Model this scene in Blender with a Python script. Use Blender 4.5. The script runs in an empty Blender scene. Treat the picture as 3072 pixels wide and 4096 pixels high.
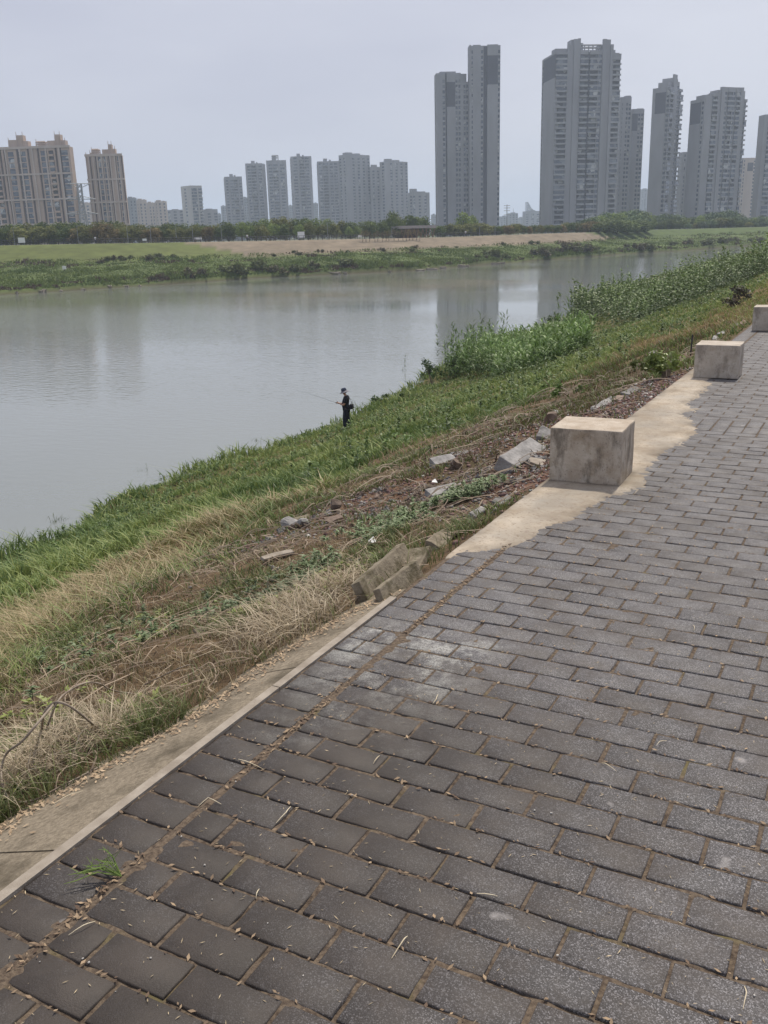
import bpy, bmesh, math, random
import numpy as np
from mathutils import Vector, Matrix
from mathutils.bvhtree import BVHTree

S = bpy.context.scene
COL = S.collection
random.seed(7)
RNG = np.random.default_rng(11)

# ------------------------------------------------------------------ camera
PHI, PITCH, ROLL, FPX = 0.4913, 0.29393, -0.02976, 3684.1     # focal length in pixels of the 3072 x 4096 photograph
CAM = np.array([1.8054, -1.3151, 1.6])
_right = np.array([math.cos(PHI), math.sin(PHI), 0.0])
_fh = np.array([-math.sin(PHI), math.cos(PHI), 0.0])
_cp, _sp = math.cos(PITCH), math.sin(PITCH)
FWD = _cp * _fh + np.array([0, 0, -_sp])
_up = _sp * _fh + np.array([0, 0, _cp])
R2 = math.cos(ROLL) * _right + math.sin(ROLL) * _up
U2 = -math.sin(ROLL) * _right + math.cos(ROLL) * _up
cam = bpy.data.cameras.new('camera')
camo = bpy.data.objects.new('camera', cam)
COL.objects.link(camo)
cam.sensor_fit = 'VERTICAL'
cam.sensor_height = 36.0
cam.sensor_width = 27.0
cam.lens = 36.0 * FPX / 4096.0
cam.clip_start = 0.05
cam.clip_end = 20000.0
m = Matrix([[R2[0], U2[0], -FWD[0], CAM[0]], [R2[1], U2[1], -FWD[1], CAM[1]], [R2[2], U2[2], -FWD[2], CAM[2]], [0, 0, 0, 1]])
camo.matrix_world = m
S.camera = camo

# ------------------------------------------------------------------ light
SUN_EL, SUN_AZ = math.radians(62), math.radians(0)            # the sun stands ahead, above the far end of the path (+Y)
S.view_settings.view_transform = 'Standard'
S.view_settings.look = 'None'
S.view_settings.exposure = 0.28
S.view_settings.gamma = 1.0
w = bpy.data.worlds.new('World')
S.world = w
w.use_nodes = True
nt = w.node_tree
nt.nodes.clear()
wo = nt.nodes.new('ShaderNodeOutputWorld')
bg = nt.nodes.new('ShaderNodeBackground')
sky = nt.nodes.new('ShaderNodeTexSky')
sky.sky_type = 'NISHITA'
sky.sun_disc = False
sky.sun_elevation = SUN_EL
sky.sun_rotation = SUN_AZ
sky.dust_density = 4.0
sky.air_density = 1.2
tc = nt.nodes.new('ShaderNodeTexCoord')
mp = nt.nodes.new('ShaderNodeMapping')
mp.inputs['Scale'].default_value = (1.0, 1.0, 3.5)
nz = nt.nodes.new('ShaderNodeTexNoise')
nz.inputs['Scale'].default_value = 1.3
nz.inputs['Detail'].default_value = 5
nz.inputs['Roughness'].default_value = 0.5
cr = nt.nodes.new('ShaderNodeValToRGB')
cr.color_ramp.elements[0].position = 0.36
cr.color_ramp.elements[0].color = (4.85, 4.9, 6.0, 1)
cr.color_ramp.elements[1].position = 0.64
cr.color_ramp.elements[1].color = (6.9, 6.95, 7.75, 1)
mx = nt.nodes.new('ShaderNodeMix')
mx.data_type = 'RGBA'
mx.inputs['Factor'].default_value = 0.86
nt.links.new(tc.outputs['Generated'], mp.inputs['Vector'])
nt.links.new(mp.outputs['Vector'], nz.inputs['Vector'])
nt.links.new(nz.outputs['Fac'], cr.inputs['Fac'])
nt.links.new(sky.outputs['Color'], mx.inputs['A'])
nt.links.new(cr.outputs['Color'], mx.inputs['B'])
nt.links.new(mx.outputs['Result'], bg.inputs['Color'])
bg.inputs['Strength'].default_value = 0.088
nt.links.new(bg.outputs['Background'], wo.inputs['Surface'])
sl = bpy.data.lights.new('sun', 'SUN')
sl.energy = 3.3
sl.angle = math.radians(3)
sl.color = (1.0, 0.92, 0.80)
so = bpy.data.objects.new('sun', sl)
COL.objects.link(so)
sd = Vector((math.sin(SUN_AZ) * math.cos(SUN_EL), math.cos(SUN_AZ) * math.cos(SUN_EL), math.sin(SUN_EL)))
so.rotation_euler = sd.to_track_quat('Z', 'Y').to_euler()
so.location = (0, 0, 50)
S.cycles.max_bounces = 5
S.cycles.diffuse_bounces = 2
S.cycles.glossy_bounces = 3
S.cycles.transmission_bounces = 2
S.cycles.volume_bounces = 1
S.cycles.caustics_reflective = False
S.cycles.caustics_refractive = False
S.cycles.use_denoising = True
S.cycles.use_adaptive_sampling = False

# ------------------------------------------------------------------ measuring helpers (pixels of the 3072 x 4096 photograph -> rays)
DS = 3072 / 1659.0
def ray(px, py):
    x, y = (px - 1536.0) / FPX, (2048.0 - py) / FPX
    return FWD + x * R2 + y * U2
def P(px, R):
    """a point on the horizon plane below pixel column px, R metres deep"""
    a = -U2[2] / 1.0
    # find py where the ray is horizontal
    x = (px - 1536.0) / FPX
    y = -(FWD[2] + x * R2[2]) / U2[2]
    d = FWD + x * R2 + y * U2
    p = CAM + d * R
    return np.array([p[0], p[1]])
def ztop(px, py, R):
    d = ray(px, py)
    x = (px - 1536.0) / FPX
    y = -(FWD[2] + x * R2[2]) / U2[2]
    h = FWD + x * R2 + y * U2
    L = math.hypot(h[0], h[1]) * R
    return CAM[2] + d[2] / math.hypot(d[0], d[1]) * L

# ------------------------------------------------------------------ numpy noise
def _hash(i, j, s):
    n = (i * 374761393 + j * 668265263 + s * 2147483647) & 0xffffffff
    n = ((n ^ (n >> 13)) * 1274126177) & 0xffffffff
    return ((n ^ (n >> 16)) & 0xffff) / 65535.0
def vnoise(x, y, s=0):
    x = np.asarray(x, float); y = np.asarray(y, float)
    i = np.floor(x).astype(np.int64); j = np.floor(y).astype(np.int64)
    fx, fy = x - i, y - j
    fx = fx * fx * (3 - 2 * fx); fy = fy * fy * (3 - 2 * fy)
    a, b, c, d = _hash(i, j, s), _hash(i + 1, j, s), _hash(i, j + 1, s), _hash(i + 1, j + 1, s)
    return (a * (1 - fx) + b * fx) * (1 - fy) + (c * (1 - fx) + d * fx) * fy
def fbm(x, y, s=0, o=4):
    r, a, t = 0, 1.0, 0
    for k in range(o):
        r = r + a * vnoise(x * 2 ** k, y * 2 ** k, s + k); t += a; a *= 0.5
    return r / t

# ------------------------------------------------------------------ mesh helpers
def mesh_np(name, V, F, mats, fm=None, col=None, smooth=False):
    """F: (n,k) int array or list of such arrays"""
    me = bpy.data.meshes.new(name)
    Fs = F if isinstance(F, list) else [F]
    Fs = [np.asarray(f) for f in Fs if len(f)]
    V = np.asarray(V, np.float32)
    me.vertices.add(len(V)); me.vertices.foreach_set('co', V.ravel())
    nl = sum(f.size for f in Fs); nf = sum(len(f) for f in Fs)
    me.loops.add(nl); me.loops.foreach_set('vertex_index', np.concatenate([f.ravel() for f in Fs]).astype(np.int32))
    me.polygons.add(nf)
    tot = np.concatenate([np.full(len(f), f.shape[1]) for f in Fs])
    st = np.concatenate([[0], np.cumsum(tot)[:-1]])
    me.polygons.foreach_set('loop_start', st.astype(np.int32))
    if fm is not None:
        me.polygons.foreach_set('material_index', np.asarray(fm, np.int32))
    if smooth:
        me.polygons.foreach_set('use_smooth', np.ones(nf, bool))
    if col is not None:
        ca = me.color_attributes.new('tint', 'FLOAT_COLOR', 'POINT')
        c = np.ones((len(V), 4), np.float32); c[:, :3] = col
        ca.data.foreach_set('color', c.ravel())
    for q in (mats if isinstance(mats, (list, tuple)) else [mats]):
        me.materials.append(q)
    me.update(calc_edges=True)
    return me
def link(name, me, parent=None, loc=None):
    o = bpy.data.objects.new(name, me)
    COL.objects.link(o)
    if parent is not None: o.parent = parent
    if loc is not None: o.location = loc
    return o
def tag(o, label=None, cat=None, group=None, kind=None):
    if label: o['label'] = label
    if cat: o['category'] = cat
    if group: o['group'] = group
    if kind: o['kind'] = kind
    return o
def empty(name, loc=(0, 0, 0), rz=0, label=None, cat=None, group=None):
    o = bpy.data.objects.new(name, None)
    o.empty_display_size = 0.2
    COL.objects.link(o); o.location = loc; o.rotation_euler = (0, 0, rz)
    return tag(o, label, cat, group)
def copy_tree(o, parent=None):
    c = o.copy(); COL.objects.link(c)
    if parent is not None: c.parent = parent
    for ch in list(o.children): copy_tree(ch, c)
    return c
class MB:
    """collects simple solids into one mesh"""
    def __init__(s): s.v = []; s.f = []; s.m = []
    def box(s, a, b, mi=0, R=None, o=None):
        k = len(s.v)
        for z in (a[2], b[2]):
            for x, y in ((a[0], a[1]), (b[0], a[1]), (b[0], b[1]), (a[0], b[1])):
                s.v.append((x, y, z))
        if R is not None:
            for i in range(k, k + 8):
                q = R @ Vector(s.v[i]); s.v[i] = tuple(q + Vector(o)) if o is not None else tuple(q)
        for f in ((0, 3, 2, 1), (4, 5, 6, 7), (0, 1, 5, 4), (1, 2, 6, 5), (2, 3, 7, 6), (3, 0, 4, 7)):
            s.f.append(tuple(k + i for i in f)); s.m.append(mi)
    def bar(s, a, b, r, mi=0, n=5, r2=None):
        a, b = Vector(a), Vector(b); d = b - a
        if d.length < 1e-6: return
        t = d.to_track_quat('Z', 'Y').to_matrix(); k = len(s.v)
        for p, rr in ((a, r), (b, r if r2 is None else r2)):
            for i in range(n):
                an = 2 * math.pi * i / n
                s.v.append(tuple(p + t @ Vector((math.cos(an) * rr, math.sin(an) * rr, 0))))
        for i in range(n):
            j = (i + 1) % n
            s.f.append((k + i, k + j, k + n + j, k + n + i)); s.m.append(mi)
        s.f.append(tuple(k + i for i in reversed(range(n)))); s.m.append(mi)
        s.f.append(tuple(k + n + i for i in range(n))); s.m.append(mi)
    def tube(s, pts, rs, mi=0, n=6):
        pts = [Vector(p) for p in pts]; k = len(s.v)
        if not hasattr(rs, '__len__'): rs = [rs] * len(pts)
        for i, p in enumerate(pts):
            d = pts[min(i + 1, len(pts) - 1)] - pts[max(i - 1, 0)]
            t = d.to_track_quat('Z', 'Y').to_matrix()
            for j in range(n):
                an = 2 * math.pi * j / n
                s.v.append(tuple(p + t @ Vector((math.cos(an) * rs[i], math.sin(an) * rs[i], 0))))
        for i in range(len(pts) - 1):
            for j in range(n):
                q = (j + 1) % n
                s.f.append((k + i * n + j, k + i * n + q, k + (i + 1) * n + q, k + (i + 1) * n + j)); s.m.append(mi)
        s.f.append(tuple(k + i for i in reversed(range(n)))); s.m.append(mi)
        s.f.append(tuple(k + (len(pts) - 1) * n + i for i in range(n))); s.m.append(mi)
    def poly(s, pts, mi=0):
        k = len(s.v); s.v += [tuple(p) for p in pts]; s.f.append(tuple(range(k, k + len(pts)))); s.m.append(mi)
    def mesh(s, name, mats, smooth=False):
        me = bpy.data.meshes.new(name); me.from_pydata(s.v, [], s.f)
        for q in (mats if isinstance(mats, (list, tuple)) else [mats]): me.materials.append(q)
        me.polygons.foreach_set('material_index', s.m)
        if smooth: me.polygons.foreach_set('use_smooth', [True] * len(s.f))
        me.update(); return me
    def build(s, name, mats, parent=None, smooth=False):
        return link(name, s.mesh(name, mats, smooth), parent)

# ------------------------------------------------------------------ materials
def mat(name, c1, c2=None, scale=5.0, rough=0.9, bump=0.0, bscale=None, detail=6, spec=0.3, stops=(0.35, 0.65), attr=False,
        objrand=0.0, c3=None, scale3=1.0, stops3=(0.5, 0.7), mapping=None, trans=0.0, extra=None, bdist=0.01):
    mt = bpy.data.materials.new(name); mt.use_nodes = True
    t = mt.node_tree; b = t.nodes['Principled BSDF']
    b.inputs['Roughness'].default_value = rough
    b.inputs['Specular IOR Level'].default_value = spec
    N, L = t.nodes.new, t.links.new
    co = N('ShaderNodeTexCoord').outputs['Object']
    if mapping:
        q = N('ShaderNodeMapping'); q.inputs['Scale'].default_value = mapping; L(co, q.inputs['Vector']); co = q.outputs['Vector']
    def noise(sc, det=detail, ro=0.6):
        n = N('ShaderNodeTexNoise'); n.inputs['Scale'].default_value = sc; n.inputs['Detail'].default_value = det
        n.inputs['Roughness'].default_value = ro; L(co, n.inputs['Vector']); return n.outputs['Fac']
    def ramp(f, s, ca, cb):
        r = N('ShaderNodeValToRGB'); r.color_ramp.elements[0].position = s[0]; r.color_ramp.elements[1].position = s[1]
        r.color_ramp.elements[0].color = (*ca, 1); r.color_ramp.elements[1].color = (*cb, 1); L(f, r.inputs['Fac']); return r.outputs['Color']
    def mix(f, a, bb, mode='MIX'):
        x = N('ShaderNodeMix'); x.data_type = 'RGBA'; x.blend_type = mode
        for s_, v_ in (('Factor', f), ('A', a), ('B', bb)):
            if isinstance(v_, (int, float)): x.inputs[s_].default_value = v_
            elif isinstance(v_, tuple): x.inputs[s_].default_value = (*v_, 1)
            else: L(v_, x.inputs[s_])
        return x.outputs['Result']
    c2 = c2 or c1
    out = ramp(noise(scale), stops, c1, c2)
    if c3 is not None:
        out = mix(ramp(noise(scale3), stops3, (0, 0, 0), (1, 1, 1)), out, c3)
    if attr:
        a = N('ShaderNodeVertexColor'); a.layer_name = 'tint'
        out = mix(1.0, out, a.outputs['Color'], 'MULTIPLY')
    if objrand:
        oi = N('ShaderNodeObjectInfo')
        out = mix(1.0, out, ramp(oi.outputs['Random'], (0, 1), (1 - objrand,) * 3, (1 + objrand,) * 3), 'MULTIPLY')
    if extra: out = extra(N, L, noise, ramp, mix, out, co, b)
    L(out, b.inputs['Base Color'])
    if trans:
        b.inputs['Transmission Weight'].default_value = 0
        tr = N('ShaderNodeBsdfTranslucent'); L(out, tr.inputs['Color']); ms = N('ShaderNodeMixShader'); ms.inputs[0].default_value = trans
        L(b.outputs[0], ms.inputs[1]); L(tr.outputs[0], ms.inputs[2]); L(ms.outputs[0], t.nodes['Material Output'].inputs['Surface'])
    if bump:
        bn = N('ShaderNodeBump'); bn.inputs['Strength'].default_value = bump; bn.inputs['Distance'].default_value = bdist
        L(noise(bscale or scale * 4, 8, 0.65), bn.inputs['Height']); L(bn.outputs['Normal'], b.inputs['Normal'])
    return mt

# pavers: dark aggregate concrete with light grit, brown stains and pale lichen bloom
def paver_extra(N, L, noise, ramp, mix, out, co, b):
    grit = N('ShaderNodeTexVoronoi'); grit.inputs['Scale'].default_value = 380; L(co, grit.inputs['Vector'])
    sepc = N('ShaderNodeSeparateColor'); L(grit.outputs['Color'], sepc.inputs[0])
    g = ramp(sepc.outputs[0], (0.60, 1.0), (0, 0, 0), (0.9, 0.9, 0.9))
    out = mix(g, out, (0.30, 0.29, 0.30))
    dk = ramp(sepc.outputs[1], (0.72, 0.9), (0, 0, 0), (0.75, 0.75, 0.75))
    out = mix(dk, out, (0.018, 0.016, 0.017))
    # brown film
    # lichen bloom in one area of the walk, by the broken kerb
    sp = N('ShaderNodeSeparateXYZ'); L(co, sp.inputs[0])
    def band(sock, lo, hi, soft):
        a = N('ShaderNodeMapRange'); a.interpolation_type = 'SMOOTHSTEP'; L(sock, a.inputs[0]); a.inputs[1].default_value = lo; a.inputs[2].default_value = lo + soft
        c = N('ShaderNodeMapRange'); c.interpolation_type = 'SMOOTHSTEP'; L(sock, c.inputs[0]); c.inputs[1].default_value = hi; c.inputs[2].default_value = hi + soft
        c.inputs[3].default_value = 1; c.inputs[4].default_value = 0
        m_ = N('ShaderNodeMath'); m_.operation = 'MULTIPLY'; L(a.outputs[0], m_.inputs[0]); L(c.outputs[0], m_.inputs[1]); return m_.outputs[0]
    area = N('ShaderNodeMath'); area.operation = 'MULTIPLY'; L(band(sp.outputs['X'], -0.1, 0.52, 0.2), area.inputs[0]); L(band(sp.outputs['Y'], 0.72, 1.75, 0.3), area.inputs[1])
    lf = ramp(noise(5.0, 8, 0.8), (0.46, 0.57), (0, 0, 0), (0.95, 0.95, 0.95))
    lm = N('ShaderNodeMath'); lm.operation = 'MULTIPLY'; L(lf, lm.inputs[0]); L(area.outputs[0], lm.inputs[1])
    gn = ramp(noise(160, 2), (0.35, 0.6), (0.2, 0.2, 0.2), (1, 1, 1))
    lm2 = N('ShaderNodeMath'); lm2.operation = 'MULTIPLY'; L(lm.outputs[0], lm2.inputs[0]); L(gn, lm2.inputs[1])
    out = mix(lm2.outputs[0], out, (0.42, 0.42, 0.39))
    # pale dust; the paler look at grazing angles is painted in further along
    def mul(a_, b_):
        m_ = N('ShaderNodeMath'); m_.operation = 'MULTIPLY'; L(a_, m_.inputs[0]); L(b_, m_.inputs[1]); return m_.outputs[0]
    df = ramp(noise(2.3, 7, 0.7), (0.38, 0.68), (0.12, 0.12, 0.12), (0.75, 0.75, 0.75))
    fa = N('ShaderNodeMapRange'); L(sp.outputs['Y'], fa.inputs[0]); fa.inputs[1].default_value = 0.6; fa.inputs[2].default_value = 6.0
    fa.inputs[3].default_value = 0.12; fa.inputs[4].default_value = 1.15
    out = mix(mul(df, fa.outputs[0]), out, (0.178, 0.170, 0.165))
    # brown, damp film near the kerb at this end
    wet = mul(band(sp.outputs['X'], -1, 0.55, 1.2), band(sp.outputs['Y'], -9, 0.95, 1.0))
    wf = ramp(noise(2.6, 7, 0.7), (0.28, 0.54), (0.45, 0.45, 0.45), (0.95, 0.95, 0.95))
    out = mix(mul(wet, wf), out, (0.030, 0.023, 0.018))
    f = ramp(noise(3.4, 8, 0.75), (0.45, 0.60), (0, 0, 0), (0.55, 0.55, 0.55))
    out = mix(f, out, (0.060, 0.048, 0.039))
    # a few pale droppings and scuffs
    sp2 = ramp(noise(7.3, 2, 0.4), (0.735, 0.775), (0, 0, 0), (0.5, 0.5, 0.5))
    out = mix(sp2, out, (0.36, 0.34, 0.33))
    return out
M = {}
M['paver'] = mat('paver_concrete', (0.048, 0.045, 0.046), (0.082, 0.077, 0.078), 40, 0.62, 0.55, 230, spec=0.42, attr=True, extra=paver_extra, bdist=0.003)
M['joint'] = mat('joint_dirt', (0.060, 0.043, 0.032), (0.17, 0.13, 0.092), 75, 0.95, 0.9, 120, c3=(0.135, 0.115, 0.05), scale3=5, stops3=(0.58, 0.72), bdist=0.006)
def strip_extra(N, L, noise, ramp, mix, out, co, b):
    f = ramp(noise(30, 6, 0.7), (0.55, 0.66), (0, 0, 0), (0.6, 0.6, 0.6))
    out = mix(f, out, (0.20, 0.155, 0.11))
    v = N('ShaderNodeTexVoronoi'); v.inputs['Scale'].default_value = 95; L(co, v.inputs['Vector'])
    sc_ = N('ShaderNodeSeparateColor'); L(v.outputs['Color'], sc_.inputs[0])
    out = mix(ramp(sc_.outputs[0], (0.9, 0.93), (0, 0, 0), (0.6, 0.6, 0.6)), out, (0.24, 0.19, 0.15))
    return out
M['strip'] = mat('mortar_strip', (0.32, 0.265, 0.20), (0.46, 0.405, 0.33), 4.5, 0.88, 0.5, 60, c3=(0.37, 0.34, 0.295), scale3=2.0, stops3=(0.45, 0.7), extra=strip_extra, bdist=0.006, attr=True)
M['kerb'] = mat('kerb_concrete', (0.24, 0.205, 0.165), (0.34, 0.30, 0.25), 14, 0.9, 0.6, 110, bdist=0.004)
M['slab'] = mat('slab_concrete', (0.16, 0.132, 0.095), (0.275, 0.232, 0.172), 60, 0.92, 0.8, 130, c3=(0.085, 0.070, 0.048), scale3=5, stops3=(0.46, 0.68), bdist=0.005)
def block_extra(amount):
    def f_(N, L, noise, ramp, mix, out, co, b):
        ge = N('ShaderNodeNewGeometry'); s_ = N('ShaderNodeSeparateXYZ'); L(ge.outputs['Normal'], s_.inputs[0])
        side = ramp(s_.outputs['Z'], (0.3, 0.7), (1, 1, 1), (0.15, 0.15, 0.15))
        st = N('ShaderNodeMapping'); st.inputs['Scale'].default_value = (1.0, 1.0, 0.45); L(co, st.inputs['Vector'])
        n1 = N('ShaderNodeTexNoise'); n1.inputs['Scale'].default_value = 9; n1.inputs['Detail'].default_value = 9; n1.inputs['Roughness'].default_value = 0.72; L(st.outputs[0], n1.inputs['Vector'])
        a = ramp(n1.outputs['Fac'], (0.49, 0.62), (0, 0, 0), (amount,) * 3)
        a = mix(1.0, a, side, 'MULTIPLY')
        out = mix(a, out, (0.095, 0.078, 0.058))
        y = ramp(noise(6.5, 4), (0.56, 0.68), (0, 0, 0), (amount * 0.6,) * 3)
        y = mix(1.0, y, side, 'MULTIPLY')
        out = mix(y, out, (0.22, 0.155, 0.08))
        v = N('ShaderNodeTexVoronoi'); v.inputs['Scale'].default_value = 42; L(co, v.inputs['Vector'])
        out = mix(ramp(v.outputs['Distance'], (0.10, 0.2), (0.55, 0.55, 0.55), (0, 0, 0)), out, (0.11, 0.095, 0.08))
        return out
    return f_
M['block_old'] = mat('block_concrete_stained', (0.36, 0.295, 0.225), (0.50, 0.44, 0.365), 8, 0.9, 0.7, 55, extra=block_extra(0.68), bdist=0.008)
M['block_new'] = mat('block_concrete_clean', (0.37, 0.32, 0.26), (0.50, 0.45, 0.385), 7, 0.9, 0.5, 60, extra=block_extra(0.5), bdist=0.006)
def soil_extra(N, L, noise, ramp, mix, out, co, b):
    # mossy / dead-thatch patches
    out = mix(ramp(noise(0.9, 5), (0.5, 0.62), (0, 0, 0), (0.7, 0.7, 0.7)), out, (0.085, 0.075, 0.035))
    out = mix(ramp(noise(24, 4), (0.6, 0.7), (0, 0, 0), (0.8, 0.8, 0.8)), out, (0.22, 0.165, 0.11))
    return out
M['soil'] = mat('bank_soil', (0.07, 0.048, 0.032), (0.17, 0.12, 0.08), 11, 0.97, 1.0, 40, extra=soil_extra, bdist=0.03, attr=True)
def far_extra(N, L, noise, ramp, mix, out, co, b):
    mm = N('ShaderNodeMapping'); mm.inputs['Scale'].default_value = (0.25, 0.25, 1.5); L(co, mm.inputs['Vector'])
    n = N('ShaderNodeTexNoise'); n.inputs['Scale'].default_value = 1.0; n.inputs['Detail'].default_value = 8; n.inputs['Roughness'].default_value = 0.7; L(mm.outputs[0], n.inputs['Vector'])
    return mix(1.0, out, ramp(n.outputs['Fac'], (0.3, 0.7), (0.72, 0.72, 0.72), (1.25, 1.25, 1.25)), 'MULTIPLY')
M['far_ground'] = mat('far_bank_ground', (0.9, 0.9, 0.9), (1.1, 1.1, 1.1), 0.4, 0.95, 0.0, attr=True, extra=far_extra)
M['blade'] = mat('grass_blades', (0.85, 0.85, 0.85), (1.1, 1.1, 1.1), 3, 0.55, attr=True, spec=0.35, trans=0.25)
M['leaf'] = mat('leaves', (0.85, 0.85, 0.85), (1.15, 1.15, 1.15), 2, 0.5, attr=True, spec=0.4, trans=0.22)
M['crown'] = mat('tree_leaves', (0.8, 0.8, 0.8), (1.2, 1.2, 1.2), 0.8, 0.7, attr=True, spec=0.2, trans=0.2, objrand=0.22)
M['bark'] = mat('bark', (0.07, 0.055, 0.04), (0.13, 0.105, 0.08), 6, 0.95)
M['stem'] = mat('dry_stems', (0.17, 0.13, 0.10), (0.33, 0.28, 0.22), 20, 0.8, attr=False)
M['litter'] = mat('plant_litter', (0.9, 0.9, 0.9), (1.1, 1.1, 1.1), 9, 0.8, attr=True)
M['rock_grey'] = mat('rock_grey', (0.17, 0.165, 0.16), (0.32, 0.31, 0.30), 12, 0.9, 0.7, 60, objrand=0.25, bdist=0.01)
M['rock_brown'] = mat('rock_brown', (0.13, 0.098, 0.078), (0.26, 0.20, 0.16), 12, 0.9, 0.7, 60, objrand=0.3, bdist=0.01)
M['rock_slab'] = mat('mossy_slab_stone', (0.15, 0.125, 0.09), (0.29, 0.25, 0.185), 14, 0.93, 0.8, 70, c3=(0.10, 0.085, 0.05), scale3=9, stops3=(0.5, 0.65), bdist=0.008)
M['gravel'] = mat('gravel_stones', (0.85, 0.85, 0.85), (1.15, 1.15, 1.15), 30, 0.9, attr=True)

# water: turbid river with fine wind ripples
mt = bpy.data.materials.new('river_water'); mt.use_nodes = True
t = mt.node_tree; b = t.nodes['Principled BSDF']; N, L = t.nodes.new, t.links.new
b.inputs['Base Color'].default_value = (0.165, 0.180, 0.160, 1)
b.inputs['Roughness'].default_value = 0.04
b.inputs['IOR'].default_value = 2.2
co = N('ShaderNodeTexCoord').outputs['Object']
mp1 = N('ShaderNodeMapping'); mp1.inputs['Rotation'].default_value = (0, 0, -0.49); mp1.inputs['Scale'].default_value = (0.45, 1.0, 1); L(co, mp1.inputs[0])
n1 = N('ShaderNodeTexNoise'); n1.inputs['Scale'].default_value = 2.6; n1.inputs['Detail'].default_value = 3; n1.inputs['Roughness'].default_value = 0.55; L(mp1.outputs[0], n1.inputs['Vector'])
n2 = N('ShaderNodeTexNoise'); n2.inputs['Scale'].default_value = 0.02; n2.inputs['Detail'].default_value = 3; L(mp1.outputs[0], n2.inputs['Vector'])
r2 = N('ShaderNodeMapRange'); L(n2.outputs['Fac'], r2.inputs[0]); r2.inputs[1].default_value = 0.4; r2.inputs[2].default_value = 0.6; r2.inputs[3].default_value = 0.05; r2.inputs[4].default_value = 0.42
bn = N('ShaderNodeBump'); bn.inputs['Distance'].default_value = 0.10; L(n1.outputs['Fac'], bn.inputs['Height']); L(r2.outputs[0], bn.inputs['Strength']); L(bn.outputs['Normal'], b.inputs['Normal'])
M['water'] = mt

# ------------------------------------------------------------------ the near bank
WZ = -6.6
def shift(v): return np.interp(v, [300, 500, 900], [0, 60, 260])
def shore(v): return np.interp(v, [-60, 0, 14, 22, 30, 38, 52, 66, 83, 105, 170, 290, 400, 900], [-17.6, -17.6, -17.8, -20, -19.3, -19.6, -22, -24.5, -24.2, -28, -33, -35, -30, -30]) + shift(v)
def slab_edge(v):
    v = np.asarray(v, float)
    return np.interp(v, [-6, .33, .87, 1.5, 1.94, 2.28, 2.5], [-.75, -.50, -.40, -.31, -.26, -.16, -.03]) + (fbm(v * 3.1, v * 0, 401, 4) - 0.5) * 0.13 * (v < 2.2)
def zt(u, v, rough=1.0):
    u = np.asarray(u, float); v = np.asarray(v, float)
    s = shore(v); uu = u - shift(v)
    ss = s - shift(v)
    z1 = 0.36 * uu
    z2 = -5.4 + (uu + 15.0) / (ss - 0.6 + 15.0) * (WZ - 0.1 + 5.4)
    z = np.where(uu > -15, z1, z2)
    z = np.where(uu < ss - 0.6, WZ - 0.1 + (uu - ss + 0.6) * 0.3, z)
    w_ = np.clip(-uu, 0, 100)
    b_ = (fbm(u * 1.3, v * 1.3, 3, 4) - 0.5) * 0.22 + (fbm(u * 0.35, v * 0.35, 9, 2) - 0.5) * 0.5 * np.clip(w_ / 6, 0, 1)
    z = z + b_ * np.clip((w_ - 0.1) / 1.2, 0, 1) * rough
    z = z - 0.03
    z = np.where(uu > 0, -0.035, z)
    # lowered where the kerb slab lies on it
    on = (uu > slab_edge(v)) & (v < 2.45) & (uu < 0.05)
    z = np.where(on, 0.36 * uu - 0.09, z)
    lip = np.clip((slab_edge(v) - uu) / 0.08, 0, 1) * np.clip(1 - (slab_edge(v) - uu) / 0.6, 0, 1)
    z = z + np.where((v < 2.45) & ~on, lip * 0.03, 0)
    # a furrow under the mugwort
    d = np.abs((uu + 1.45) + (v - 3.2) * -0.42)
    z = z - 0.10 * np.exp(-(d / 0.16) ** 2) * np.exp(-((v - 3.3) / 0.8) ** 2)
    return z
def zt1(u, v): return float(zt(np.array([u]), np.array([v]))[0])
def hit(dx, dy, zoff=0.0):
    """where the sight line of a pixel (1659-wide picture) meets the bank"""
    d = ray(dx * DS, dy * DS)
    t0, t = 1.0, 1.0
    while t < 600:
        p = CAM + d * t
        if p[2] < zt1(p[0], p[1]) + zoff:
            for _ in range(12):
                tm = (t0 + t) / 2; q = CAM + d * tm
                if q[2] < zt1(q[0], q[1]) + zoff: t = tm
                else: t0 = tm
            break
        t0 = t; t *= 1.01
    p = CAM + d * t
    return np.array([p[0], p[1], zt1(p[0], p[1])])

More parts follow.
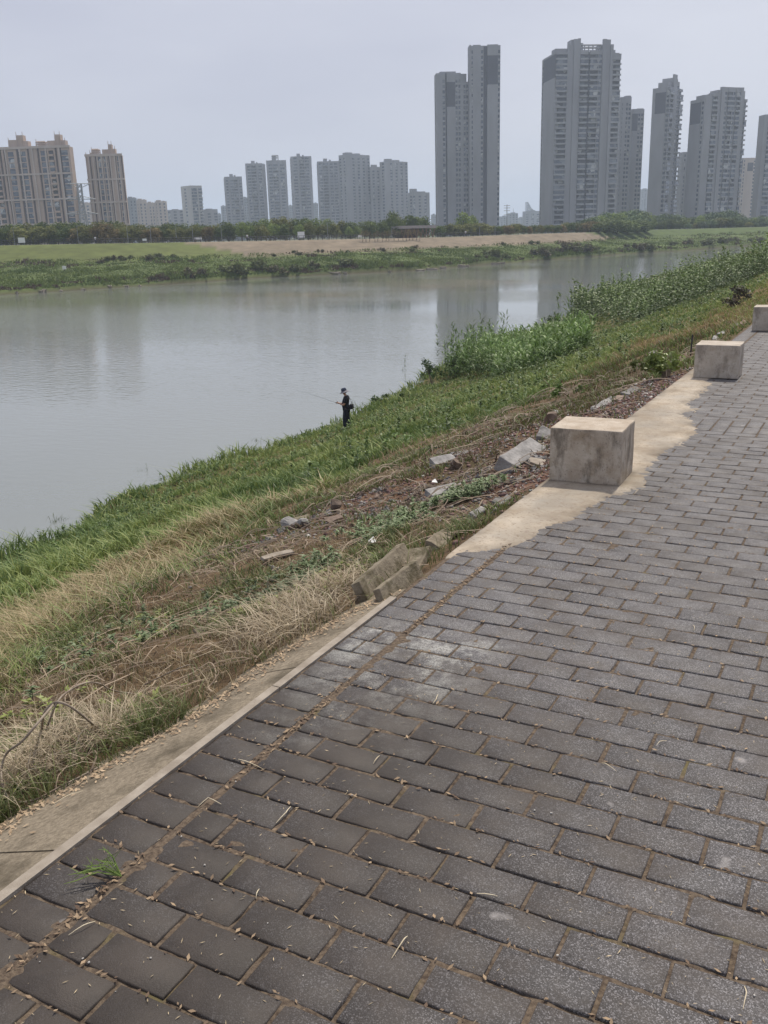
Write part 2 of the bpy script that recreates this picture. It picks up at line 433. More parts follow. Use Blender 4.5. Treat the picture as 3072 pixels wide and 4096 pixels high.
def zones(u, v):
    """soft masks of the bank's ground cover"""
    w_ = -(u - shift(v))
    n = (fbm(u * 0.8, v * 0.8, 21, 3) - 0.5)
    n2 = (fbm(u * 2.4, v * 2.4, 33, 3) - 0.5)
    wg = np.interp(v, [-5, 4.7, 7, 8.6, 11, 13.6, 16, 25, 40], [6, 6.0, 6.1, 5.3, 4.9, 4.2, 3.4, 2.9, 2.6])
    wd = np.interp(v, [-5, 1, 2.6, 3.9, 5.2, 6.7, 8, 10], [3.0, 2.6, 2.9, 3.4, 3.8, 4.1, 4.2, 4.9])
    sm = lambda x, s: 1 / (1 + np.exp(-np.clip(x / s, -30, 30)))
    green = sm(w_ - wg + n * 3.2 + n2 * 1.5, 0.22)
    dry = sm(w_ - wd + n * 1.8, 0.15) * (1 - green) * np.where(v < 10, 1, 0.2)
    rub = sm(v - 4.6 - 0.25 * w_ + n, 0.2) * sm(9.5 - v + n * 2, 0.4) * sm(3.1 - w_ + n * 1.5, 0.2) * (1 - green) * (1 - dry)
    soil = sm(v - 8.5, 0.5) * sm(17.0 - v + n * 3, 0.8) * sm(w_ - 0.7, 0.15) * sm(3.0 - w_ + n * 2.5, 0.25) * (1 - green)
    gravel = sm(v - 4.3, 0.3) * sm(9.8 - v, 0.4) * sm(0.85 - w_ + n2, 0.1)
    far = sm(v - 15, 1.5) * (1 - green)
    near = np.clip(1 - green - dry - rub - soil - gravel - far, 0, 1)
    return dict(w=w_, green=green, dry=dry, rub=rub, soil=soil, gravel=gravel, far=far, near=near, n=n, n2=n2)

us = np.concatenate([[400, 60, 12, 5.0, 1.0, 0.06], np.arange(0.02, -3.2, -0.045), np.arange(-3.2, -8, -0.11), np.arange(-8, -40, -0.35), np.arange(-40, -61, -3)])[::-1]
vs = np.concatenate([np.arange(-60, -6, 6), np.arange(-6, 6, 0.055), 6 + np.cumsum(0.06 * 1.022 ** np.arange(215))])
vs = vs[vs < 950]
vs = np.concatenate([vs, [1000]])
A, B = np.meshgrid(us, vs)
Az = A + shift(B)
Z = zt(Az, B)
zz = zones(Az, B)
c = np.ones(A.shape + (3,))
c = c * (1 + 0.0 * A)[..., None]
def mixc(c, m_, col): return c * (1 - m_[..., None]) + np.array(col) * m_[..., None]
c = mixc(c, zz['green'], (0.8, 1.05, 0.5)); c = mixc(c, zz['dry'], (1.5, 1.35, 1.0)); c = mixc(c, zz['rub'], (1.15, 0.95, 0.85))
c = mixc(c, zz['gravel'], (1.35, 1.0, 1.0)); c = mixc(c, zz['far'], (1.3, 1.3, 0.7)); c = mixc(c, zz['near'], (1.1, 1.05, 0.85))
nv, nu = A.shape
idx = np.arange(nv * nu).reshape(nv, nu)
F = np.stack([idx[:-1, :-1], idx[:-1, 1:], idx[1:, 1:], idx[1:, :-1]], -1).reshape(-1, 4)
bank = link('river_bank', mesh_np('river_bank', np.stack([Az, B, Z], -1).reshape(-1, 3), F, M['soil'], col=c.reshape(-1, 3), smooth=True))
tag(bank, kind='structure')

# ------------------------------------------------------------------ river and far bank
wm = MB(); wm.poly([(-2600, -1200, WZ), (700, -1200, WZ), (700, 2200, WZ), (-2600, 2200, WZ)])
tag(wm.build('water', M['water']), kind='structure')

# far bank: rows lofted along the river  (column pixel, pixel heights of shore line, foot and crest of the dyke; 1659-wide picture)
KX = [-700, -300, 0, 200, 430, 553, 900, 961, 1162, 1260, 1321, 1400, 1500, 1659, 1900, 2300]
KSH = [690, 660, 637, 625, 610, 601, 585, 579, 563, 556, 551, 546, 540, 528, 512, 492]
KFT = [600, 585, 575, 570, 561, 557, 542, 539, 529, 524, 519, 514, 510, 504, 492, 474]
KTP = [548, 538, 530, 526.5, 523, 521, 514, 513, 505.5, 502.5, 500, 496.5, 494.5, 490, 480, 464]
cols = np.concatenate([np.arange(-700, 2300, 8)])
def on_plane(x, y, z):
    d = ray(x * DS, y * DS); t_ = (z - CAM[2]) / d[2]; p = CAM + d * t_; return p[:2]
rows = []
crest = []
for x in cols:
    ysh, yft, ytp = np.interp(x, KX, KSH), np.interp(x, KX, KFT), np.interp(x, KX, KTP)
    s0 = on_plane(x, ysh, WZ)
    ft = on_plane(x, yft, -3.0)
    dirv = (s0 - CAM[:2]); dirv /= np.linalg.norm(dirv)
    ds_, df_ = np.linalg.norm(s0 - CAM[:2]), np.linalg.norm(ft - CAM[:2])
    df_ = max(df_, ds_ + 8)
    zf = CAM[2] + ray(x * DS, yft * DS)[2] / np.linalg.norm(ray(x * DS, yft * DS)[:2]) * df_
    dt_ = df_ + 17
    zc = CAM[2] + ray(x * DS, ytp * DS)[2] / np.linalg.norm(ray(x * DS, ytp * DS)[:2]) * dt_
    prof = [(ds_ - 25, WZ - 4, 0), (ds_ - 0.5, WZ - 0.25, 0)]
    k = 9
    for j in range(k + 1):
        a = j / k
        prof.append((ds_ + (df_ - ds_) * a, (WZ + 0.9) + (zf - WZ - 0.9) * (a ** 0.8), 1))
    prof[2] = (ds_ + 0.3, WZ + 0.7, 1)
    for j in range(1, 6):
        a = j / 5
        prof.append((df_ + 17 * a, zf + (zc - zf) * a, 2))
    prof += [(dt_ + 6, zc + 0.02, 3), (dt_ + 16, zc - 0.1, 4), (dt_ + 40, zc - 1.0, 4), (dt_ + 120, zc - 1.0, 4), (dt_ + 500, -1.5, 4), (2500, -1.5, 4), (6000, -1.5, 4)]
    rows.append([(CAM[0] + dirv[0] * r_, CAM[1] + dirv[1] * r_, z_, kd) for r_, z_, kd in prof])
    crest.append((x, CAM[0] + dirv[0] * dt_, CAM[1] + dirv[1] * dt_, zc, dt_))
G = np.array(rows)                        # column, row, xyz+kind
nc, nr = G.shape[:2]
X, Y, ZZ, KD = G[..., 0], G[..., 1], G[..., 2].copy(), G[..., 3]
ZZ += np.where(KD == 1, (fbm(X * 0.12, Y * 0.12, 5, 3) - 0.5) * 1.0, 0)
colr = np.zeros((nc, nr, 3))
nn = fbm(X * 0.05, Y * 0.05, 8, 3)[..., None]; nn2 = fbm(X * 0.3, Y * 0.3, 12, 3)[..., None]
GREEN1 = np.array([0.066, 0.095, 0.026]); GREEN2 = np.array([0.10, 0.13, 0.035]); BROWN = np.array([0.190, 0.155, 0.110]); LAWN = np.array([0.098, 0.118, 0.032])
colr[:] = GREEN1
colr = np.where(KD[..., None] == 1, GREEN1 * (0.6 + 0.8 * nn) + (GREEN2 - GREEN1) * nn2, colr)
rk = np.repeat(np.arange(nr)[None], nc, 0)[..., None]
colr = np.where(rk <= 1, np.array([0.085, 0.068, 0.048]), colr)
cx = np.repeat(cols[:, None], nr, 1)
rowi = np.repeat(np.arange(nr)[None], nc, 0)
bx0 = np.interp(rowi - 11, [0, 5], [560, 410])       # the mown brown slope starts on a slant
brown = (cx > bx0) & (cx < np.interp(rowi - 11, [0, 5], [1345, 1262]))
sl_ = np.where(brown[..., None], BROWN * (0.85 + 0.3 * nn2), LAWN * (0.85 + 0.3 * nn))
sl_ = np.where((cx > 1262)[..., None] & ~brown[..., None], GREEN1 * 1.1, sl_)
colr = np.where((KD[..., None] == 2), sl_, colr)
colr = np.where((KD[..., None] == 3), np.array([0.16, 0.15, 0.13]), colr)
colr = np.where((KD[..., None] == 4), np.array([0.10, 0.11, 0.05]), colr)
idx = np.arange(nc * nr).reshape(nc, nr)
F = np.stack([idx[:-1, :-1], idx[1:, :-1], idx[1:, 1:], idx[:-1, 1:]], -1).reshape(-1, 4)
fb = link('ground', mesh_np('ground', np.stack([X, Y, ZZ], -1).reshape(-1, 3), F, M['far_ground'], col=colr.reshape(-1, 3), smooth=True))
tag(fb, kind='structure')
crest = np.array(crest)
def at_crest(x, back=0.0):
    """a point on the dyke crest in picture column x (1659-wide), 'back' metres further away; returns x, y, z, distance"""
    cxx, cyy, cz, cd = (np.interp(x, crest[:, 0], crest[:, i]) for i in (1, 2, 3, 4))
    d = np.array([cxx, cyy]) - CAM[:2]; d /= np.linalg.norm(d)
    return cxx + d[0] * back, cyy + d[1] * back, float(np.interp(back, [-17, 0, 6, 16, 40], [cz - 3, cz, cz + .02, cz - 0.1, cz - 1.0])), cd + back

# ------------------------------------------------------------------ the paved walk
PV, JT = 0.122, 0.011
strip_poly = [(-0.045, 2.775), (-0.045, 3.1), (-0.045, 3.84), (-0.04, 4.36), (-0.04, 5.6), (-0.03, 6.7), (-0.03, 8.0), (-0.02, 9.54), (-0.02, 10.4), (0.30, 10.35), (0.32, 9.8), (0.30, 9.2), (0.28, 8.9), (0.34, 8.73), (0.36, 8.3), (0.35, 7.86), (0.32, 7.49), (0.42, 7.3), (0.5, 7.26), (0.43, 7.15), (0.39, 7.06),
    (0.41, 6.86), (0.5, 6.74), (0.56, 6.5), (0.61, 6.29), (0.63, 6.0), (0.62, 5.81), (0.55, 5.65), (0.51, 5.46), (0.53, 5.25), (0.52, 5.06), (0.51, 4.87), (0.56, 4.7), (0.60, 4.5), (0.55, 4.34), (0.47, 4.2), (0.44, 4.05), (0.43, 3.9), (0.38, 3.64), (0.33, 3.5), (0.29, 3.38), (0.28, 3.23), (0.29, 3.12), (0.22, 3.0), (0.14, 2.93), (0.07, 2.88), (0.0, 2.80)]
def brick_np(u0, v0, u1, v1):
    return (u0, v0, u1, v1)
bricks = []
half = 2 * PV / 2
SV0, SV1 = 52, 56                      # a course of pavers laid the other way
for i in range(-28, 330):
    v0 = i * PV
    if -0.2 < i * PV: pass
    # first column against the kerb
    r = random.Random(i * 7 + 3)
    ue = 0.196
    if i < 12: segs = [(0.0, ue)]
    else:
        k = (0.196, 0.085, 0.11, 0.196)[i % 4] if i < 24 else ue
        segs = [(0.0, ue)] if k > 0.19 else [(0.0, k), (k, ue)]
    for a_, b_ in segs: bricks.append((a_, v0, b_, v0 + PV))
    u = 0.212
    if SV0 <= i < SV1: continue
    u1 = u + (PV if i % 2 else 2 * PV)
    while u < 4.6:
        bricks.append((u, v0, u1, v0 + PV)); u = u1; u1 = u + 2 * PV
for k in range(0, 38):
    u = 0.212 + k * PV
    bricks.append((u, SV0 * PV, u + PV, (SV0 + 2) * PV)); bricks.append((u, (SV0 + 2) * PV, u + PV, SV1 * PV))
V, Fq, Fc = [], [], []
g_ = JT / 2; ch = 0.003
for q, (u0, v0, u1, v1) in enumerate(bricks):
    r = random.Random(q * 13 + 1)
    j = [r.uniform(-0.0024, 0.0024) for _ in range(4)]
    a0, b0, a1, b1 = u0 + g_ + j[0], v0 + g_ * 0.9 + j[1], u1 - g_ + j[2], v1 - g_ * 0.9 + j[3]
    zt_ = r.uniform(-0.0020, 0.0012); tx, ty = r.uniform(-0.0013, 0.0013), r.uniform(-0.001, 0.001)
    k = len(V)
    for zz_, ins in ((-0.03, 0), (-ch, 0), (0.0, ch)):
        for n_, (x_, y_, sx, sy) in enumerate(((a0 + ins, b0 + ins, -1, -1), (a1 - ins, b0 + ins, 1, -1), (a1 - ins, b1 - ins, 1, 1), (a0 + ins, b1 - ins, -1, 1))):
            V.append((x_, y_, zz_ + zt_ + sx * tx + sy * ty))
    tone = r.uniform(0.76, 1.2) * (0.8 if r.random() < 0.08 else 1); hue = r.uniform(-0.02, 0.025)
    # pavers by the kerb at the near end are damp and dark
    cu, cv = (u0 + u1) / 2, (v0 + v1) / 2
    damp = 1 - 0.30 * math.exp(-((cu - 0.45) / 0.5) ** 2) * (1 / (1 + math.exp((cv - 1.0) / 0.25)))
    Fc += [(tone * damp * (1 + hue), tone * damp, tone * damp * (1 - hue))] * 12
    for a in (0, 4):
        for n_ in range(4):
            m_ = (n_ + 1) % 4
            Fq.append((k + a + n_, k + a + m_, k + a + 4 + m_, k + a + 4 + n_))
    Fq.append((k + 8, k + 9, k + 10, k + 11))
# bed of joint dirt, gently uneven
jx = np.concatenate([np.arange(-0.02, 1.9, 0.02), np.arange(1.9, 4.8, 0.25)]); jy = np.concatenate([np.arange(-3.5, 4.2, 0.02), np.arange(4.2, 41, 0.25)])
JA, JB = np.meshgrid(jx, jy); k0 = len(V)
JZ = -0.0058 + (fbm(JA * 18, JB * 18, 4, 4) - 0.5) * 0.015
JZ = JZ + np.where((JA > 0.18) & (JA < 0.225), 0.003, 0)
nv, nu = JA.shape; idx = np.arange(nv * nu).reshape(nv, nu) + k0
Fj = np.stack([idx[:-1, :-1], idx[:-1, 1:], idx[1:, 1:], idx[1:, :-1]], -1).reshape(-1, 4)
V = np.concatenate([np.array(V), np.stack([JA, JB, JZ], -1).reshape(-1, 3)])
cc = np.concatenate([np.array(Fc), np.ones((nv * nu, 3))])
FF = np.concatenate([np.array(Fq), Fj])
pave = link('pavement', mesh_np('pavement', V, FF, [M['paver'], M['joint']], fm=np.concatenate([np.zeros(len(Fq)), np.ones(len(Fj))]), col=cc))
tag(pave, kind='structure')

# mortar strip smeared over the edge pavers: a relief that thins out to nothing over the bricks
sp_ = np.array(strip_poly)
gu, gv = np.arange(-0.075, 0.86, 0.0125), np.arange(2.66, 10.5, 0.0125)
GU, GV = np.meshgrid(gu, gv)
jx_ = GU + (fbm(GU * 9, GV * 9, 301, 4) - 0.5) * 0.10; jy_ = GV + (fbm(GU * 9, GV * 9, 311, 4) - 0.5) * 0.10
outer_side = GU < 0.06
jx_ = np.where(outer_side, GU + (fbm(GU * 14, GV * 6, 305, 3) - 0.5) * 0.02, jx_)
dmin = np.full(GU.shape, 9.0); ins_ = np.zeros(GU.shape, bool)
for (x0, y0), (x1, y1) in zip(sp_, np.roll(sp_, -1, 0)):
    ex_, ey_ = x1 - x0, y1 - y0; t_ = np.clip(((jx_ - x0) * ex_ + (jy_ - y0) * ey_) / (ex_ * ex_ + ey_ * ey_ + 1e-12), 0, 1)
    dmin = np.minimum(dmin, np.hypot(jx_ - x0 - t_ * ex_, jy_ - y0 - t_ * ey_))
    c_ = ((y0 > jy_) != (y1 > jy_)) & (jx_ < (x1 - x0) * (jy_ - y0) / (y1 - y0 + 1e-12) + x0); ins_ ^= c_
sdf = np.where(ins_, dmin, -dmin)
GZ = np.where(sdf > 0, -0.001 + 0.009 * np.clip(sdf / 0.07, 0, 1) ** 0.7, -0.001 + sdf * 0.16)
GZ = GZ + (fbm(GU * 22, GV * 22, 321, 3) - 0.5) * 0.005 + (fbm(GU * 3, GV * 3, 331, 2) - 0.5) * 0.004
GZ = GZ + np.where((sdf > -0.02) & (GU > 0.03), (fbm(GU * 30, GV * 30, 341, 4) - 0.56) * 0.020 * (1 - np.clip(sdf / 0.16, 0, 1)), 0)
edge_drop = np.clip((-0.028 - GU) / 0.02, 0, 1)
GZ = np.where(GU < -0.028, np.minimum(GZ, 0.004) - 0.13 * edge_drop, GZ)
GZ = np.where((GU < -0.02) & (sdf < 0) & ((GV < 2.76) | (GV > 10.42)), -0.13, GZ)
crack = np.abs(GV - (7.02 + 0.05 * (fbm(GU * 7, GU * 0, 5, 2) - 0.5) + GU * -0.12)) < 0.006
crack |= (np.abs(GV - (8.1 + 0.10 * (fbm(GU * 6, GU * 0, 6, 2) - 0.5))) < 0.005) & (GU < 0.2)
GZ = np.where(crack & (sdf > 0.01), GZ - 0.006, GZ)
st_ = 1 - 0.42 * (1 - np.clip(sdf / 0.10, 0, 1)) * np.clip((fbm(GU * 8, GV * 8, 351, 3) - .3) * 3, 0, 1)
st_ = st_ * (1 - 0.22 * np.clip((fbm(GU * 3, GV * 1.6, 361, 4) - .45) * 5, 0, 1)) * np.where(crack, .55, 1)
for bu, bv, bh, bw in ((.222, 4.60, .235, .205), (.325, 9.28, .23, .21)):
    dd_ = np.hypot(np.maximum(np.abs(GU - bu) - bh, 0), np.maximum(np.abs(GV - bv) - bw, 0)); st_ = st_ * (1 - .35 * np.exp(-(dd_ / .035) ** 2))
strip_tint = np.stack([st_, st_ * .985, st_ * .96], -1).reshape(-1, 3)
ok_ = sdf > -0.05
idx = np.arange(GU.size).reshape(GU.shape); Fm = np.stack([idx[:-1, :-1], idx[:-1, 1:], idx[1:, 1:], idx[1:, :-1]], -1)
kf = ok_[:-1, :-1] & ok_[:-1, 1:] & ok_[1:, 1:] & ok_[1:, :-1]
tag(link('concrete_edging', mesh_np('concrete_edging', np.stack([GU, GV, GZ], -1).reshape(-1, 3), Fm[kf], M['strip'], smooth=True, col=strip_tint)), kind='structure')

# kerb and the sloping slab outside it
km = MB()
for a, b in ((-3.6, -1.9), (-1.895, -0.2), (-0.195, 1.2), (1.205, 2.16)):
    km.box((-0.034, a, -0.10), (-0.001, b, 0.006))
tag(km.build('kerb', M['kerb']), kind='structure')
sm_ = MB()
for a, b in ((-3.6, -1.2), (-1.194, 0.18), (0.188, 1.43), (1.438, 2.33)):
    n_ = 14
    top = []
    for q in range(n_ + 1):
        v = a + (b - a) * q / n_
        top.append(v)
    for q in range(n_):
        v0, v1 = top[q], top[q + 1]
        o0, o1 = slab_edge(v0) - 0.14, slab_edge(v1) - 0.14
        zf = lambda u_: -0.018 + 0.36 * (u_ + 0.034) 
        sm_.poly([(-0.034, v0, zf(-0.034)), (-0.034, v1, zf(-0.034)), (o1, v1, zf(o1)), (o0, v0, zf(o0))][::-1] if False else [(o0, v0, zf(o0)), (-0.034, v0, zf(-0.034)), (-0.034, v1, zf(-0.034)), (o1, v1, zf(o1))])
        sm_.poly([(o0, v0, zf(o0)), (o1, v1, zf(o1)), (o1, v1, zf(o1) - 0.1), (o0, v0, zf(o0) - 0.1)])
    for vv in (a, b):
        o0 = slab_edge(vv) - 0.14
        sm_.poly([(-0.034, vv, zf(-0.034)), (o0, vv, zf(o0)), (o0, vv, zf(o0) - 0.1), (-0.034, vv, zf(-0.034) - 0.1)])
tag(sm_.build('edge_slab', M['slab']), kind='structure')

# ------------------------------------------------------------------ concrete blocks along the edge
def stone_mesh(name, sx, sy, sz, m_, seed, rough=0.01, bev=0.012, cuts=4, sub=True):
    """a cast or broken block with chipped edges; base at z=0"""
    bm = bmesh.new(); bmesh.ops.create_cube(bm, size=1.0)
    for v in bm.verts: v.co = Vector((v.co.x * sx, v.co.y * sy, (v.co.z + 0.5) * sz))
    bmesh.ops.bevel(bm, geom=bm.edges[:], offset=bev, segments=2, affect='EDGES', profile=0.6)
    bmesh.ops.subdivide_edges(bm, edges=[e for e in bm.edges if e.calc_length() > 0.05], cuts=cuts, use_grid_fill=True)
    for v in bm.verts:
        p = v.co * 9 + Vector((seed * 3.1, seed * 1.7, 0))
        from mathutils import noise as mn
        d = mn.noise_vector(p) * rough
        edge = sum(1 for c_, h_ in ((abs(v.co.x), sx / 2), (abs(v.co.y), sy / 2), (abs(v.co.z - sz / 2), sz / 2)) if c_ > h_ - bev * 1.6)
        k_ = 1.0 + (0.9 if edge >= 2 else 0)
        v.co += d * k_
    me = bpy.data.meshes.new(name); bm.to_mesh(me); bm.free(); me.materials.append(m_)
    me.polygons.foreach_set('use_smooth', [False] * len(me.polygons))
    return me
for (u, v, rz, sx, sy, sz, mk, lab, sd_) in (
    (0.222, 4.60, 0.04, 0.465, 0.41, 0.358, 'block_old', 'weathered square concrete block with brown and black stains, the nearest on the edging', 1),
    (0.325, 9.28, 0.02, 0.455, 0.42, 0.355, 'block_new', 'cleaner pale concrete block, second along the path, with faint cracks', 2),
    (0.33, 14.2, 0.02, 0.45, 0.42, 0.36, 'block_new', 'pale concrete block farthest along the path, cut off by the picture edge', 3)):
    o = link('concrete_block', stone_mesh('concrete_block', sx, sy, sz, M[mk], sd_, 0.0018, 0.010, 7), loc=(u, v, 0.004))
    o.rotation_euler = (0, 0, rz)
    tag(o, lab, 'concrete block', 'concrete blocks along the edge of the path')

# ------------------------------------------------------------------ the city beyond the river
def wallmat(name, col, v=0.12):
    return mat(name, tuple(c_ * (1 - v) for c_ in col), tuple(c_ * (1 + v) for c_ in col), 0.09, 0.9, mapping=(1, 1, 0.35))
M['w_grey'] = wallmat('tower_render_grey', (0.28, 0.285, 0.30))
M['w_pale'] = wallmat('tower_render_pale', (0.40, 0.385, 0.36))
M['w_dark'] = wallmat('tower_panel_dark', (0.085, 0.088, 0.105))
M['w_brown'] = wallmat('tower_band_brown', (0.105, 0.075, 0.068))
M['w_beige'] = wallmat('tower_render_beige', (0.44, 0.34, 0.275))
M['w_cream'] = wallmat('tower_band_cream', (0.48, 0.41, 0.36))
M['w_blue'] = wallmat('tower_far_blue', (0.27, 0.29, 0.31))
def glassx(N, L, noise, ramp, mix, out, co, b):
    v = N('ShaderNodeTexVoronoi'); v.inputs['Scale'].default_value = 0.38; L(co, v.inputs['Vector'])
    sc_ = N('ShaderNodeSeparateColor'); L(v.outputs['Color'], sc_.inputs[0])
    out = mix(ramp(sc_.outputs[0], (0.5, 0.9), (0, 0, 0), (1, 1, 1)), out, (0.16, 0.18, 0.20))
    return mix(ramp(sc_.outputs[1], (0.90, 0.94), (0, 0, 0), (1, 1, 1)), out, (0.42, 0.43, 0.42))
M['glass'] = mat('window_glass', (0.022, 0.030, 0.045), (0.05, 0.068, 0.095), 0.6, 0.18, spec=0.7, extra=glassx)
M['recess'] = mat('balcony_recess', (0.045, 0.045, 0.05), (0.09, 0.088, 0.09), 0.5, 0.7, extra=glassx)
M['rail'] = mat('balcony_front', (0.24, 0.26, 0.28), (0.36, 0.37, 0.38), 0.6, 0.5)

def face_strips(root, A2, B2, z0, z1, strips, wm_, fh, sd, outward):
    """dress the wall from A2 to B2 (plan points) with vertical strips; every strip is a part"""
    A2, B2 = np.array(A2), np.array(B2); D = B2 - A2; Lw = np.linalg.norm(D); D = D / Lw
    nrm = np.array([D[1], -D[0]])
    if nrm @ outward < 0: nrm = -nrm
    tot = sum(s_[1] for s_ in strips); s0 = 0.0
    base = np.array(root.location)[:2]
    Rm = Matrix(((D[0], nrm[0], 0), (D[1], nrm[1], 0), (0, 0, 1)))
    hand = Rm.determinant() < 0
    for st in strips:
        kind, wd = st[0], st[1] / tot * Lw
        dz = st[2] if len(st) > 2 else 0.0
        a, b, s0 = s0, s0 + wd, s0 + wd
        mb = MB(); top = z1 + dz
        e = 0.003 * (len(root.children) % 7)
        if kind == 'w':
            mb.box((a, -1.2, z0), (b, 0.0 + e, top)); nm, ms = 'wall_panel', [wm_]
        elif kind == 'c':                                    # corner pier standing proud
            mb.box((a, -1.2, z0), (b, 0.7 + e, top)); nm, ms = 'wall_panel', [wm_]
        elif kind == 'd':
            mb.box((a, -1.2, z0), (b, -0.9 + e, top)); nm, ms = 'recess_panel', [M['w_dark'] if wm_ is not M['w_beige'] else M['w_brown']]
        elif kind == 'p':                                    # dark cladding at the top of a blank wall
            mb.box((a, -1.2, z0), (b, 0.25 + e, top - st[3] - st[4]), 0); mb.box((a, -1.2, top - st[3] - st[4]), (b, 0.1 + e, top - st[4]), 1); mb.box((a, -1.2, top - st[4]), (b, 0.25 + e, top), 0)
            nm, ms = 'gable_wall', [wm_, M['w_dark']]
        elif kind in 'nN':                                   # windows between slim piers
            n_ = max(1, int(round(wd / 3.2))) if kind == 'N' else 1
            mb.box((a, -1.2, z0), (b, -0.35, top), 0)
            m_ = 0.12 * wd / n_
            fl = int((top - 1.0 - z0) / fh)
            for k in range(fl):
                z = z0 + k * fh
                mb.box((a, -0.35, z), (b, -0.05 + e, z + fh * 0.40), 1)
            for q in range(n_ + 1):
                xx = a + wd * q / n_
                mb.box((max(a, xx - m_), -0.35, z0), (min(b, xx + m_), 0.02 + e, top), 1)
            mb.box((a, -0.35, z0 + fl * fh), (b, -0.05 + e, top), 1)
            nm, ms = 'window_column', [M['glass'], wm_]
        elif kind == 'g':                                    # glazed bay with slim floor bands
            mb.box((a, -1.2, z0), (b, -0.2, top), 0)
            fl = int((top - 1.0 - z0) / fh)
            for k in range(fl):
                z = z0 + k * fh; mb.box((a, -0.2, z), (b, 0.0 + e, z + fh * 0.16), 1)
            mb.box((a, -0.2, z0 + fl * fh), (b, e, top), 1)
            nm, ms = 'glazed_bay', [M['glass'], wm_]
        elif kind == 'b':                                    # balconies
            mb.box((a, -1.2, z0), (b, -0.9, top), 0)
            fl = int((top - 1.0 - z0) / fh); r = random.Random(sd + int(a * 10))
            for k in range(fl):
                z = z0 + k * fh
                mb.box((a, -0.9, z), (b, 0.85 + e, z + fh * 0.34), 1 if r.random() < 0.75 else 2)
                if r.random() < 0.38: mb.box((a + 0.15, -0.9, z + fh * 0.34), (b - 0.15, 0.6, z + fh), 3)
            mb.box((a, -0.9, z0 + fl * fh), (b, 0.2 + e, top), 1)
            nm, ms = 'balcony_stack', [M['recess'], wm_, M['rail'], M['glass']]
        else: raise ValueError(kind)
        me = mb.mesh(nm, ms)
        T = Matrix.Translation(Vector((A2[0] - base[0], A2[1] - base[1], 0))) @ Rm.to_4x4()
        me.transform(T)
        if hand: me.flip_normals()
        link(nm, me, root)
def topZ(px, py, R):
    d = ray(px, py); return CAM[2] + d[2] / (d[:2] @ _fh[:2]) * R * _cp
def topP(px, py, R):
    """the point R metres deep that stands plumb below (or above) a pixel"""
    d = ray(px, py)[:2]; return CAM[:2] + d / (d @ _fh[:2]) * R * _cp
